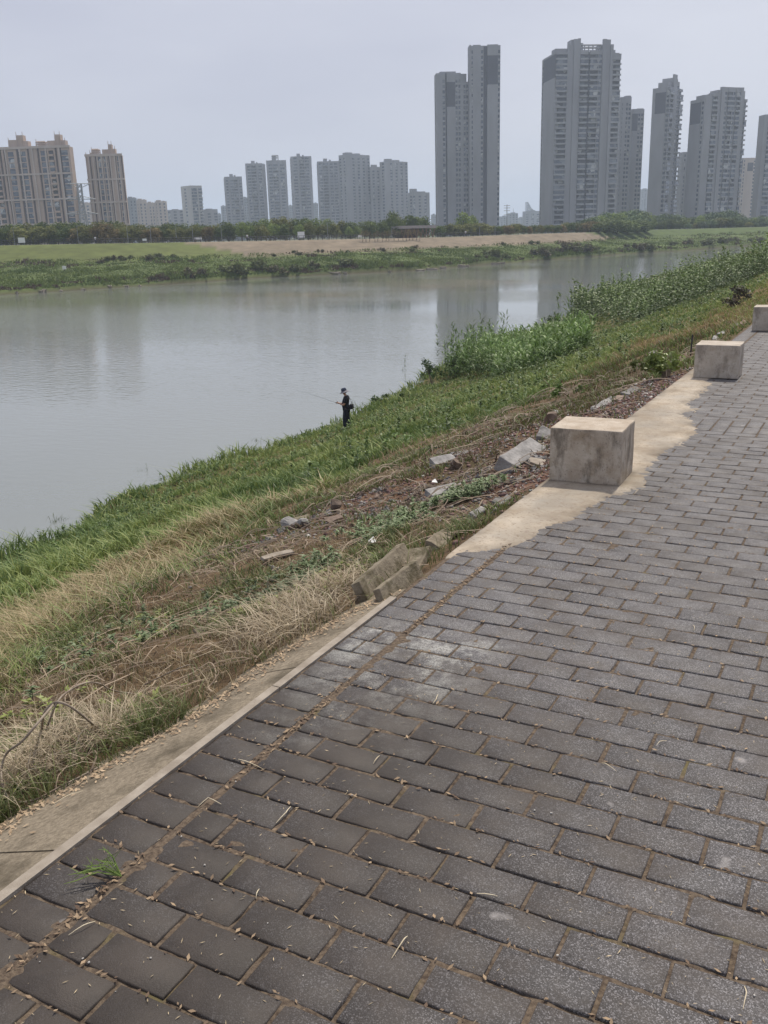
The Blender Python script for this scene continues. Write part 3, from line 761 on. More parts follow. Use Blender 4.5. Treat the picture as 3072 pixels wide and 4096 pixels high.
def tower(lab, x0, xc, x1, ytop, R, alpha, left, right, wm_='w_grey', fh=3.0, roof=(), zb=-3.0, cat='apartment tower', name='apartment_tower', extra=None, group=None, floors=True):
    """x0, xc, x1: pixel columns of the left end, near corner, right end; alpha: turn of the right face"""
    def PT(px, R_): return topP(px, ytop, R_)
    A = PT(xc, R)
    rt, fw = _right[:2], _fh[:2]
    ca, sa = math.cos(math.radians(alpha)), math.sin(math.radians(alpha))
    dr = ca * rt + sa * fw; dl = -sa * rt + ca * fw
    def meet(px, dv):
        q = PT(px, 1.0) - CAM[:2]
        m_ = np.array([[q[0], -dv[0]], [q[1], -dv[1]]]); s_ = np.linalg.solve(m_, A - CAM[:2]); return A + dv * s_[1], s_[1]
    Bq, Lr = meet(x1, dr)
    if abs(x0 - xc) > 1:
        Cq, Ll = meet(x0, dl)
        if Ll < 6 or Ll > 60: Ll = min(max(Ll, 8), 40); Cq = A + dl * Ll
    else: Ll = min(22.0, max(10, Lr * .6)); Cq = A + dl * Ll
    z1 = topZ(xc, ytop, R)
    ctr = (A + Bq + Cq - A + A) / 1.0
    cen = A + (Bq - A) / 2 + (Cq - A) / 2
    root = empty(name, (cen[0], cen[1], zb), 0, lab, cat, group)
    # core
    ins = 0.95
    pts = [A + (dr + dl) * ins, Bq + (-dr + dl) * ins, Bq + (Cq - A) + (-dr - dl) * 0.0 - dl * 0 - dr * 0, Cq + (dr - dl * 0) * ins]
    pts[2] = Bq + (Cq - A) - dr * ins; pts[1] = Bq - dr * ins + dl * ins
    zr = z1 - 0.4
    mb = MB(); b2 = [(p[0] - cen[0], p[1] - cen[1]) for p in pts]
    mb.poly([(p[0], p[1], zr - zb) for p in b2]); 
    for i in range(4):
        a_, c_ = b2[i], b2[(i + 1) % 4]; mb.poly([(a_[0], a_[1], 0), (c_[0], c_[1], 0), (c_[0], c_[1], zr - zb), (a_[0], a_[1], zr - zb)])
    mb.build('core_wall', M[wm_], root)
    face_strips(root, A, Bq, 0, z1 - zb, right, M[wm_], fh, int(x0), -dl)
    face_strips(root, A, Cq, 0, z1 - zb, left, M[wm_], fh, int(x0) + 5, -dr)
    # roof pieces: (fraction along right face 0..1, width fraction, height px, kind)
    for f0, f1, hp, kd in roof:
        h = topZ(xc, ytop - hp, R) - z1
        p0, p1 = A + (Bq - A) * f0, A + (Bq - A) * f1
        q0, q1 = p0 + dl * (1.5), p1 + dl * 1.5; e0, e1 = p0 + dl * min(9, Ll * .7), p1 + dl * min(9, Ll * .7)
        mb = MB(); zr_ = z1 - zb - 0.6
        c4 = [q0, q1, e1, e0]; c4 = [(p[0] - cen[0], p[1] - cen[1]) for p in c4]
        if kd == 'box':
            mb.poly([(p[0], p[1], zr_ + h) for p in c4])
            for i in range(4):
                a_, c_ = c4[i], c4[(i + 1) % 4]; mb.poly([(a_[0], a_[1], zr_), (c_[0], c_[1], zr_), (c_[0], c_[1], zr_ + h), (a_[0], a_[1], zr_ + h)])
            mb.build('roof_house', M[wm_], root)
        elif kd == 'frame':
            n_ = 5
            for side in ((c4[0], c4[1]), (c4[3], c4[2])):
                for q in range(n_ + 1):
                    x_ = side[0][0] + (side[1][0] - side[0][0]) * q / n_; y_ = side[0][1] + (side[1][1] - side[0][1]) * q / n_
                    mb.bar((x_, y_, zr_), (x_, y_, zr_ + h), 0.35, n=4)
                mb.bar((*side[0], zr_ + h), (*side[1], zr_ + h), 0.5, n=4); mb.bar((*side[0], zr_ + h * .6), (*side[1], zr_ + h * .6), 0.3, n=4)
            mb.build('roof_frame', M[wm_], root)
        elif kd == 'spire':
            x_, y_ = (c4[0][0] + c4[1][0]) / 2, (c4[0][1] + c4[1][1]) / 2
            mb.bar((x_, y_, zr_), (x_, y_, zr_ + h), 0.5, n=4, r2=0.15); mb.build('spire', M[wm_], root)
    return root, A, Bq, Cq, z1
gf = lambda *a: list(a)
# the pair of tall slabs
tower('tall grey tower slab of the joined pair, lower left half with small dark gable panel', 1737, 1745, 1873, 293, 640, 4,
      gf(('w', 3), ('n', 2)), gf(('w', 24), ('n', 14), ('d', 6), ('p', 36, 0, 14, 5), ('n', 12), ('n', 12), ('w', 10, -2.5), ('n', 12, -5), ('n', 10, -5)), roof=((0.12, 0.62, 12, 'box'),))
tower('tallest grey slab of the joined pair, right half with tall dark gable panel', 1873, 1878, 2002, 180, 636, 2,
      gf(('w', 3), ('n', 2)), gf(('w', 8, -9), ('n', 6, -1), ('w', 32), ('n', 12, -0.5), ('d', 16, -0.8), ('p', 44, 0, 16, 6), ('n', 10, -0.4)), roof=((0.0, 0.98, 1, 'box'),))
# the broad tower with stacked balconies
r_, A_, B_, C_, z_ = tower('broad grey tower with stacked balconies and open roof frame', 2170, 2225, 2486, 208, 640, 8,
      gf(('p', 24, 0, 13, 1), ('n', 3)), gf(('b', 38), ('w', 20, 4), ('c', 14, 7), ('w', 9, 7.5), ('b', 26, 1), ('d', 6, 0), ('b', 28, 1), ('n', 14, 1), ('c', 12, 7), ('w', 14, 6.8), ('c', 9, 4), ('b', 28, -1)),
      roof=((0.0, 0.2, 20, 'box'), (0.24, 0.32, 56, 'box'), (0.30, 0.42, 42, 'box'), (0.38, 0.70, 34, 'frame'), (0.68, 0.84, 36, 'box'), (0.82, 0.92, 14, 'box')))
tower('grey brown tower close behind the right side of the broad balcony tower', 2480, 2484, 2527, 388, 730, 5, gf(('w', 3),), gf(('n', 8), ('w', 8), ('n', 8), ('n', 9)), roof=((0.5, 1.0, 10, 'box'),))
tower('slim dark topped tower right of the broad balcony tower', 2526, 2530, 2578, 436, 740, 12, gf(('w', 3),), gf(('p', 20, 0, 11.5, 3), ('n', 10), ('n', 12)), roof=((0.5, 1.0, 7, 'box'),))
tower('slim grey tower with dark gable and stepped roof, standing apart left of the wide one', 2612, 2682, 2732, 346, 690, 50, gf(('n', 5), ('p', 14, 0, 13, 3), ('w', 4)), gf(('b', 14), ('w', 12, 8), ('n', 10, 4), ('b', 14)),
      roof=((0.0, 0.3, 24, 'box'), (0.3, 0.75, 44, 'box'), (0.7, 0.9, 22, 'box')))
tower('lower grey tower wing peeping out left of the wide rounded tower', 2730, 2733, 2790, 608, 760, 6, gf(('w', 3),), gf(('n', 8), ('w', 8), ('n', 10), ('w', 10)))
tower('wide grey tower with balconies down its right edge and rounded roof block', 2764, 2822, 2990, 392, 680, 22, gf(('n', 8), ('p', 24, 0, 13, 2)), gf(('w', 12, 1.5), ('w', 8, 3), ('b', 16, 3), ('w', 8, 4), ('c', 10, 7), ('n', 10, 7), ('b', 14, 7), ('n', 10, 7), ('b', 12, 7), ('c', 8, 7), ('w', 6, 5), ('b', 8, 0)),
      roof=((0.0, 0.14, 18, 'box'), (0.12, 0.30, 22, 'box'), (0.32, 0.94, 40, 'box')))
tower('beige tower with dark panel at the right, between the wide tower and the picture edge', 2968, 2972, 3052, 632, 900, 4, gf(('w', 3),), gf(('n', 10), ('w', 8), ('p', 20, 0, 7, 4), ('n', 12), ('w', 12, 4), ('n', 8, 4)), wm_='w_cream')
tower('dark grey tower sliver at the right picture edge', 3056, 3060, 3170, 458, 700, 6, gf(('w', 3),), gf(('w', 8), ('b', 14), ('w', 10), ('n', 12), ('b', 14)))
# far pale ones between
for x0, x1, yt, R_, lab in ((2566, 2598, 757, 1700, 'faint blue grey tower in the gap right of the balcony tower'), (2706, 2722, 735, 1700, 'faint sliver of far tower beside the slim stepped tower'),
                        (2002, 2034, 866, 1600, 'low faint block just right of the tall slab pair'), (2036, 2072, 853, 1500, 'faint stepped block with a spire behind the utility pole'), (2072, 2098, 872, 1800, 'low faint block left of the peaked glass tower'),
                        (2100, 2160, 845, 1500, 'pale block in front of the peaked glass tower'), (1728, 1744, 858, 1500, 'small faint block left of the tall slab pair'),
                        (1152, 1170, 822, 1500, 'low faint block between the second and third mid towers'), (1253, 1272, 813, 1500, 'low faint block left of the fourth mid tower'), (882, 902, 824, 1400, 'low grey block at the left of the mid tower row'),
                        (966, 990, 790, 1300, 'darker lower wing between the first two mid towers'),
                        (666, 732, 840, 1150, 'low grey block left of the pale glass tower'), (800, 870, 838, 1150, 'low grey block right of the pale glass tower'), (868, 884, 855, 1300, 'lowest faint block beside the low grey block')):
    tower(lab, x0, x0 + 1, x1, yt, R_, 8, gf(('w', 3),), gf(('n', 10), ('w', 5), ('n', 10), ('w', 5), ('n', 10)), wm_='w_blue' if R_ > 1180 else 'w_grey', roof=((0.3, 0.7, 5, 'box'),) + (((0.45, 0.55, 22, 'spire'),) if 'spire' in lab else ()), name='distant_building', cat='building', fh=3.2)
# the peaked glass tower: a sloping top
pk = empty('glass_tower', (*P(2122, 2300), -3), 0, 'far pale glass tower with a sloping peaked top between the tall towers', 'tower')
q0, q1 = P(2104, 2300), P(2148, 2300); za, zb_ = ztop(2104, 808, 2300) + 3, ztop(2148, 850, 2300) + 3
mb = MB(); o_ = np.array(pk.location)[:2]; a0, a1 = q0 - o_, q1 - o_; bk = _fh[:2] * 22
prof_ = [(0.0, 1.0), (0.15, 1.0), (0.45, 0.45), (0.8, 0.12), (1.0, 0.0)]
fr, bk_ = [], []
for f_, h_ in prof_:
    x_, y_ = a0 + (a1 - a0) * f_; z__ = zb_ + (za - zb_) * h_; fr.append((x_, y_, z__)); bk_.append((x_ + bk[0], y_ + bk[1], z__))
mb.poly([(fr[0][0], fr[0][1], 0), (fr[-1][0], fr[-1][1], 0)] + fr[::-1]); mb.poly([(bk_[0][0], bk_[0][1], 0), (bk_[-1][0], bk_[-1][1], 0)] + bk_[::-1])
for i in range(4): mb.poly([fr[i], fr[i + 1], bk_[i + 1], bk_[i]])
mb.poly([(fr[0][0], fr[0][1], 0), fr[0], bk_[0], (bk_[0][0], bk_[0][1], 0)]); mb.poly([(fr[-1][0], fr[-1][1], 0), fr[-1], bk_[-1], (bk_[-1][0], bk_[-1][1], 0)])
mb.build('glass_wall', M['glass'], pk)
mb = MB()
for k in range(1, 30):
    z__ = k * 4.2
    if z__ > zb_: break
    mb.box((min(a0[0], a1[0]), 0, z__), (max(a0[0], a1[0]), 0.1, z__ + 0.5), R=Matrix.Identity(3)) if False else mb.bar((*(a0 - bk * 0.01), z__), (*(a1 - bk * 0.01), z__), 0.3, n=4)
mb.build('floor_bands', M['w_blue'], pk)

# mid-distance row
mid = 'row of mid distance grey towers'
tower('lowest left tower of the mid grey row, small roof box', 887, 897, 967, 707, 1080, 10, gf(('n', 4), ('w', 3)), gf(('w', 3), ('n', 10), ('w', 4), ('n', 14), ('b', 14), ('w', 4), ('n', 12)), roof=((0.3, 0.5, 13, 'box'), (0.55, 0.65, 8, 'box')), group=mid)
tower('grey tower left half of the joined pair in the mid row', 974, 980, 1060, 654, 1060, 6, gf(('n', 4),), gf(('w', 4), ('n', 12), ('b', 14), ('w', 4), ('n', 14), ('w', 8, -1)), roof=((0.3, 0.48, 13, 'box'), (0.55, 0.62, 8, 'box')), group=mid)
tower('grey tower right half of the joined pair, with a hollow roof box', 1058, 1064, 1144, 642, 1050, 6, gf(('n', 4),), gf(('w', 4), ('n', 14), ('b', 14), ('w', 4), ('n', 16), ('w', 4)), roof=((0.3, 0.62, 22, 'frame'), (0.3, 0.48, 20, 'box')), group=mid)
tower('single grey tower standing apart in the middle of the mid row', 1156, 1162, 1245, 626, 1050, 6, gf(('n', 4),), gf(('w', 4), ('n', 14), ('w', 4), ('b', 12), ('n', 14), ('w', 5)), roof=((0.3, 0.46, 14, 'box'), (0.56, 0.64, 8, 'box')), group=mid)
tower('grey tower with darker front left of the tallest one in the mid row', 1264, 1268, 1358, 646, 1055, 4, gf(('n', 4),), gf(('w', 3), ('n', 14), ('b', 14), ('w', 4), ('n', 12), ('n', 14), ('w', 5)), roof=((0.28, 0.45, 14, 'box'), (0.53, 0.62, 9, 'box')), group=mid)
tower('tallest tower of the mid row, dark left flank and two roof boxes', 1354, 1382, 1478, 618, 1030, 38, gf(('n', 6), ('w', 3), ('n', 6)), gf(('w', 14), ('n', 7), ('w', 5), ('n', 7), ('w', 5), ('n', 7), ('w', 5), ('n', 6)), roof=((0.08, 0.32, 12, 'box'), (0.42, 0.64, 9, 'box'), (0.66, 0.82, 4, 'box')), wm_='w_grey', group=mid)
tower('lower tower right of the tallest one in the mid row', 1476, 1480, 1537, 668, 1045, 10, gf(('n', 4),), gf(('w', 5), ('n', 8), ('w', 5), ('n', 7), ('w', 8), ('n', 6)), roof=((0.1, 0.5, 12, 'box'),), group=mid)
tower('grey tower at the right of the mid row with two roof boxes', 1518, 1538, 1630, 646, 1030, 32, gf(('n', 6), ('w', 3)), gf(('w', 12), ('n', 7), ('w', 5), ('n', 7), ('w', 5), ('n', 7), ('w', 5), ('n', 6)), roof=((0.12, 0.36, 14, 'box'), (0.45, 0.68, 10, 'box'), (0.7, 0.84, 4, 'box')), group=mid)
tower('low block at the right end of the mid row, stepped roof', 1632, 1650, 1718, 770, 1000, 30, gf(('n', 4), ('w', 2)), gf(('n', 6), ('w', 5), ('n', 6), ('w', 5), ('n', 6), ('w', 5)), roof=((0.0, 0.3, 18, 'box'), (0.3, 0.8, 7, 'box')), group=mid)
tower('pale glass fronted tower standing alone in the left gap', 722, 760, 806, 742, 1120, 40, gf(('w', 6), ('n', 4), ('w', 4)), gf(('g', 14), ('w', 3), ('b', 8)), wm_='w_pale', fh=3.4)
# left beige estate
def beige(lab, x0, xc, x1, yt, R_, al, strips, roofs, left, **k):
    return tower(lab, x0, xc, x1, yt, R_, al, left, strips, wm_='w_beige', roof=roofs, fh=3.0, **k)
bay = gf(('w', 4), ('d', 3), ('g', 10), ('w', 2), ('d', 3), ('w', 11), ('d', 3), ('w', 2), ('g', 9), ('w', 2), ('b', 7), ('w', 2), ('d', 3), ('w', 3), ('d', 3))
res = beige('wide cream and beige apartment block cut off at the left picture edge, spired roof', -175, -172, 278, 596, 580, -3, bay + gf(('w', 3), ('g', 8)) + bay + gf(('g', 9), ('w', 3)),
      ((0.04, 0.16, 12, 'box'), (0.46, 0.54, 34, 'box'), (0.53, 0.59, 52, 'box'), (0.58, 0.63, 28, 'box'), (0.70, 0.78, 22, 'frame'), (0.80, 0.88, 26, 'box'), (0.87, 0.92, 50, 'box'), (0.91, 0.96, 26, 'box'), (0.455, 0.46, 44, 'spire'), (0.53, 0.535, 66, 'spire'), (0.585, 0.59, 66, 'spire'), (0.70, 0.705, 34, 'spire'), (0.87, 0.875, 64, 'spire'), (0.915, 0.92, 64, 'spire'), (0.955, 0.96, 36, 'spire')), gf(('w', 3),))
res2 = beige('narrower beige apartment tower with spired roof right of the wide one', 334, 340, 486, 618, 590, 3, gf(('d', 2), ('w', 7), ('d', 3), ('w', 10), ('d', 4), ('w', 2), ('g', 12), ('w', 2), ('g', 9), ('w', 2), ('d', 3), ('w', 11), ('d', 4), ('w', 2), ('g', 7), ('w', 2), ('d', 3)),
      ((0.12, 0.18, 12, 'box'), (0.18, 0.36, 24, 'frame'), (0.18, 0.27, 20, 'box'), (0.46, 0.66, 24, 'box'), (0.64, 0.73, 44, 'box'), (0.73, 0.82, 26, 'box'), (0.17, 0.18, 34, 'spire'), (0.64, 0.65, 58, 'spire'), (0.725, 0.735, 58, 'spire'), (0.81, 0.82, 38, 'spire'), (0.0, 0.01, 14, 'spire'), (0.12, 0.13, 22, 'spire')), gf(('n', 3), ('w', 3)))
# cream cornice bands across the beige pair
for (root, A, Bq, Cq, z1), nb in ((res, 4), (res2, 4)):
    base = np.array(root.location)[:2]; D = (Bq - A); Lw = np.linalg.norm(D); D = D / Lw
    nrm = np.array([D[1], -D[0]]); Rm = Matrix(((D[0], nrm[0], 0), (D[1], nrm[1], 0), (0, 0, 1)))
    H = z1 + 3
    for k in range(nb):
        mb = MB(); z = H - 1.6 - k * H / 4.2 if k else H - 1.2
        mb.box((-0.3, 0.12, z), (Lw + 0.3, 0.62, z + (1.3 if k == 0 else 0.9)))
        me = mb.mesh('cornice', [M['w_cream']]); me.transform(Matrix.Translation(Vector((A[0] - base[0], A[1] - base[1], 0))) @ Rm.to_4x4())
        link('cornice', me, root)
    for q in (0.06, 0.19, 0.3, 0.42, 0.55, 0.66, 0.78, 0.9):
        mb = MB(); mb.box((Lw * q, 0.05, 0), (Lw * q + 0.8, 0.5, H)); me = mb.mesh('pilaster', [M['w_cream']]); me.transform(Matrix.Translation(Vector((A[0] - base[0], A[1] - base[1], 0))) @ Rm.to_4x4()); link('pilaster', me, root)
for x0, x1, yt, lab in ((298, 362, 812, 'low cream block behind the lattice pylon'), (505, 545, 792, 'pale blue roofed block right of the narrower beige tower'), (542, 586, 800, 'cream block with stepped top, left of the low cream row'), (584, 618, 812, 'cream block in the middle of the low cream row'), (616, 666, 806, 'cream block at the right end of the low cream row, small roof box')):
    tower(lab, x0, x0 + 2, x1, yt, 1000, 5, gf(('w', 3),), gf(('n', 6), ('w', 5), ('n', 6), ('w', 6), ('n', 6), ('w', 4)), wm_='w_cream' if 'pale' not in lab else 'w_blue', roof=((0.1, 0.5, 8, 'box'), (0.6, 0.8, 5, 'box')), name='apartment_block', cat='apartment block')

# ------------------------------------------------------------------ trees, poles and small things on the far dyke
def leaf_cloud(centres, radii, n, size, colA, colB, rs, flat=0.8, shell=0.55):
    """leaf-sized quads spread through overlapping lobes"""
    r = np.random.default_rng(rs)
    k = r.choice(len(centres), n, p=np.array(radii) ** 2 / np.sum(np.array(radii) ** 2))
    d = r.normal(size=(n, 3)); d /= np.linalg.norm(d, axis=1)[:, None]
    rad = np.array(radii)[k] * (shell + (1 - shell) * r.random(n)) * (0.82 + 0.36 * r.random(n))
    c = np.array(centres)[k] + d * rad[:, None] * np.array([1, 1, flat])
    nrm = d * 0.8 + r.normal(size=(n, 3)) * 0.6; nrm /= np.linalg.norm(nrm, axis=1)[:, None]
    a = np.cross(nrm, r.normal(size=(n, 3))); a /= np.linalg.norm(a, axis=1)[:, None]; b = np.cross(nrm, a)
    s = size * (0.5 + r.random(n))[:, None]
    V = np.stack([c - a * s, c - b * s * 0.55, c + a * s, c + b * s * 0.55], 1).reshape(-1, 3)
    t = (0.6 * vnoise(c[:, 0] * 0.9 + rs, c[:, 2] * 0.9 + c[:, 1], 3) + 0.4 * r.random(n))[:, None]
    col = np.array(colA) * (1 - t) + np.array(colB) * t
    return V, np.arange(4 * n).reshape(-1, 4), np.repeat(col, 4, 0)
def make_tree(seed, H, W, trunk, colA, colB, n=900, leaf=0.22, tall=False, sparse=0.0):
    """H total height, W crown width, trunk = height of bare trunk"""
    r = random.Random(seed)
    mb = MB()
    lean = (r.uniform(-.3, .3), r.uniform(-.3, .3))
    top = (lean[0], lean[1], H * 0.8)
    mb.tube([(0, 0, -0.3), (lean[0] * .3, lean[1] * .3, trunk), top], [0.13 * H / 5, 0.09 * H / 5, 0.03], n=6)
    cs, rs_ = [], []
    nl = 11
    for i in range(nl):
        a = i * 2.4 + r.random(); f = (i + 0.5) / nl
        z = trunk + (H - trunk) * (0.14 + 0.76 * f)
        spread = W * 0.5 * (math.sin(math.pi * min(1, 0.22 + 0.70 * f)) ** 0.8) * (0.72 if not tall else 0.55)
        p = (math.cos(a) * spread * r.uniform(.5, 1), math.sin(a) * spread * r.uniform(.5, 1), z)
        q = W * r.uniform(0.17, 0.27)
        cs.append(p); rs_.append(q)
        mb.tube([(lean[0] * .5, lean[1] * .5, trunk + (z - trunk) * .4), (p[0] * .6, p[1] * .6, z - q * .3), p], [0.045 * H / 5, 0.03, 0.012], n=4)
    tm = mb.mesh('trunk', M['bark'])
    V, F, C = leaf_cloud(cs, rs_, n, leaf, colA, colB, seed, 0.95)
    cm = mesh_np('crown', V, F, M['crown'], col=C)
    return tm, cm
PAL = dict(dark=((0.05, 0.085, 0.027), (0.15, 0.19, 0.052)), olive=((0.085, 0.105, 0.032), (0.25, 0.25, 0.08)), rust=((0.12, 0.10, 0.042), (0.27, 0.21, 0.095)),
           light=((0.10, 0.15, 0.04), (0.24, 0.30, 0.085)), bluish=((0.06, 0.10, 0.045), (0.14, 0.19, 0.085)))
protos = {}
for kd, seeds, H, W, tr, n in (('dark', (1, 2), 5.2, 5.6, .5, 1900), ('olive', (3, 4), 4.8, 5.4, .5, 1800), ('rust', (5,), 4.4, 5.0, .5, 1500), ('light', (6, 7), 6.2, 5.0, 1.7, 1100), ('bluish', (8,), 5.0, 6.0, .5, 1900), ('bare', (9, 10), 3.4, 1.9, 1.3, 130)):
    protos[kd] = [make_tree(s_, H, W, tr, *(PAL['rust'] if kd == 'bare' else PAL[kd]), n=n, leaf=0.20 if kd != 'bare' else 0.12) + (H,) for s_ in seeds]
LAB = dict(dark='dark green round crowned tree in the belt along the far dyke', olive='olive green round crowned tree in the belt along the far dyke', rust='reddish brown leaved tree in the belt along the far dyke',
           light='pale green taller tree with thin trunk on the far dyke', bluish='broad blue green tree on the far dyke at the right', bare='young thin nearly bare tree on the edge of the far dyke')
GRP = dict(dark='dark green trees on the far dyke', olive='olive trees on the far dyke', rust='reddish trees on the far dyke', light='pale green trees on the far dyke', bluish='blue green trees on the far dyke', bare='young trees on the far dyke edge')
def put_tree(kd, x, back, ytop, rr, wid=1.0, lab=None):
    tm, cm, H = protos[kd][rr.randrange(len(protos[kd]))]
    u, v, z, d = at_crest(x, back)
    r_ = ray(x * DS, ytop * DS); zt_ = CAM[2] + r_[2] / np.linalg.norm(r_[:2]) * d
    s = max(0.35, (zt_ - z) / H)
    t_ = empty('tree', (u, v, z - 0.05), rr.uniform(0, 6.28), lab or LAB[kd], 'tree', None if lab else GRP[kd])
    t_.scale = (s * wid, s * wid, s)
    link('trunk', tm, t_); link('crown', cm, t_)
    return t_
rt = random.Random(21)
TX = [-150, 0, 60, 130, 200, 240, 280, 340, 400, 470, 500, 560, 600, 650, 700, 730, 790, 830, 850, 870]
TY = [486, 487, 484, 483, 484, 478, 485, 487, 486, 485, 478, 477, 474, 472, 474, 478, 480, 476, 466, 474]
x = -140.0
while x < 870:
    yt = np.interp(x, TX, TY)
    if x < 470: kd = rt.choice(('dark', 'olive', 'olive', 'rust', 'dark'))
    elif x < 800: kd = rt.choice(('light', 'light', 'olive', 'dark'))
    else: kd = 'dark'
    put_tree(kd, x + rt.uniform(-4, 4), rt.uniform(9, 13), yt + rt.uniform(3, 14), rt, rt.uniform(1.0, 1.25))
    x += rt.uniform(12, 21) if x < 470 else rt.uniform(18, 30)
x = -140.0
while x < 880:
    yt = np.interp(x, TX, TY)
    kd = rt.choice(('dark', 'olive', 'dark')) if x < 470 else rt.choice(('light', 'dark', 'olive'))
    put_tree(kd, x, rt.uniform(19, 30), yt + rt.uniform(-3, 3), rt, rt.uniform(1.0, 1.3))
    x += rt.uniform(17, 30)
for x, yt, wd in ((852, 461, .8), (893, 468, 1.3), (912, 470, 1.2), (838, 474, 1.0)): put_tree('dark', x, 26, yt, rt, wd)
put_tree('light', 1002, 24, 460, rt, 1.2, 'tall bright green tree in front of the joined slab towers')
put_tree('light', 1022, 26, 466, rt, 0.8)
x = 946.0
while x < 1300:
    kd = rt.choice(('dark', 'olive', 'olive')) if x < 1060 else rt.choice(('olive', 'rust', 'olive', 'dark'))
    put_tree(kd, x, rt.uniform(8, 16), np.interp(x, [946, 1040, 1060, 1100, 1160, 1260, 1300], [487, 484, 489, 486, 486, 481, 476]) + rt.uniform(-2, 3), rt, rt.uniform(1.2, 1.7))
    x += rt.uniform(9, 15)
x = 1258.0
while x < 1760:
    yt = np.interp(x, [1258, 1300, 1340, 1390, 1410, 1450, 1490, 1500, 1570, 1600, 1700], [478, 464, 459, 458, 468, 465, 474, 468, 458, 472, 466])
    put_tree(rt.choice(('bluish', 'light', 'bluish')), x, rt.uniform(30, 45), yt, rt, rt.uniform(1.3, 1.7))
    put_tree(rt.choice(('bluish', 'dark', 'olive')), x + 6, rt.uniform(12, 20), yt + rt.uniform(8, 14), rt, rt.uniform(1.4, 1.9))
    x += rt.uniform(13, 20)
for x in (786, 793, 801, 812, 818, 828, 836, 842, 853, 862, 872, 879, 886, 893, 901, 908): put_tree('bare', x, -3.5 + rt.uniform(-.5, .5), np.interp(x, [786, 908], [499, 496]) + rt.uniform(-4, 3), rt)
for x in np.arange(1090, 1258, 13): put_tree('bare', x + rt.uniform(-3, 3), 0.8, np.interp(x, [1090, 1258], [497, 492]) + rt.uniform(-3, 3), rt)
# the big dark bushes at the right end of the brown slope
for k, (x, yt, wd, bk) in enumerate(((1292, 482, 2.4, -1), (1310, 478, 2.3, -3), (1330, 476, 2.5, -5), (1352, 477, 2.6, -5), (1374, 476, 2.4, -5), (1392, 480, 2.0, -5))):
    put_tree('dark', x, bk, yt, rt, wd, 'dense dark bush at the right end of the brown slope, ' + ('leftmost', 'second from left', 'third from left', 'third from right', 'second from right', 'rightmost')[k] + ' of six')

# railing along the crest, in long runs
M['rail_dark'] = mat('railing_dark', (0.035, 0.035, 0.04), (0.05, 0.05, 0.055), 3, 0.6)
M['pole'] = mat('pole_grey', (0.22, 0.24, 0.25), (0.30, 0.31, 0.32), 3, 0.5)
M['white'] = mat('white_paint', (0.72, 0.72, 0.70), (0.8, 0.8, 0.78), 3, 0.6)
for k, (xa, xb, lab) in enumerate(((-150, 150, 'dark railing along the far dyke at the left end'), (150, 430, 'dark railing on the dyke above the green slope, second run'), (430, 862, 'dark railing on the dyke left of the wooden pergola'), (942, 1090, 'dark railing on the dyke between the pergola and the thin trees'))):
    f = MB(); org = at_crest(xa, 1.5)
    t_ = empty('railing', org[:3], 0, lab, 'railing')
    pr = None
    pf = MB()
    for x in np.arange(xa, xb + 1, 10):
        u, v, z, d = at_crest(x, 1.5); p = (u - org[0], v - org[1], z - org[2])
        pf.bar(p, (p[0], p[1], p[2] + 1.15), 0.07, n=4)
        if pr:
            for h in (0.25, 0.65, 1.1): f.bar((*pr[:2], pr[2] + h), (*p[:2], p[2] + h), 0.05, n=4)
        pr = p
    f.build('rails', M['rail_dark'], t_); pf.build('posts', M['rail_dark'], t_)
# slim lamp posts
for k, (x, yt) in enumerate(((47, 492), (182, 488), (287, 487), (336, 486), (390, 488), (425, 486), (486, 484), (712, 482), (848, 492), (1036, 490), (1069, 490))):
    u, v, z, d = at_crest(x, 4); r_ = ray(x * DS, yt * DS); h = CAM[2] + r_[2] / np.linalg.norm(r_[:2]) * d - z
    t_ = empty('lamp_post', (u, v, z), 0.3, 'slim grey lamp post rising from the far dyke among the trees', 'lamp post', 'lamp posts on the far dyke')
    mb = MB(); mb.bar((0, 0, 0), (0, 0, h), 0.09, n=6, r2=0.05); mb.build('pole', M['pole'], t_)
    mb = MB(); mb.bar((0, 0, h), (0.7, 0, h + 0.1), 0.04, n=4); mb.box((0.5, -0.12, h + 0.04), (1.0, 0.12, h + 0.14)); mb.build('lamp_head', M['pole'], t_)
# small white sign boards and planters
for x, yb, wd, hh, bk, lab in ((62, 527.5, 1.6, 1.2, 1.0, 'small white board at the left on the far dyke'), (436, 522, 1.8, .7, 3, 'low white sign left of the brown slope on the dyke'), (655, 512, 1.8, 1.6, 7, 'square white board among the pale trees'), (780, 517.5, 0.9, 0.5, 0.6, 'tiny white sign left of the pergola'), (322, 523, 1.0, .5, 1, 'low white box on the dyke above the green slope')):
    u, v, z, d = at_crest(x, bk); t_ = empty('sign_board', (u, v, z), PHI, lab, 'sign')
    mb = MB(); mb.box((-wd / 2, -0.04, 0.5), (wd / 2, 0.04, 0.5 + hh)); mb.build('board', M['white'], t_)
    mb = MB(); mb.bar((-wd * .4, 0.06, 0), (-wd * .4, 0.06, .5 + hh * .8), 0.05, n=4); mb.bar((wd * .4, 0.06, 0), (wd * .4, 0.06, .5 + hh * .8), 0.05, n=4); mb.build('post', M['pole'], t_)
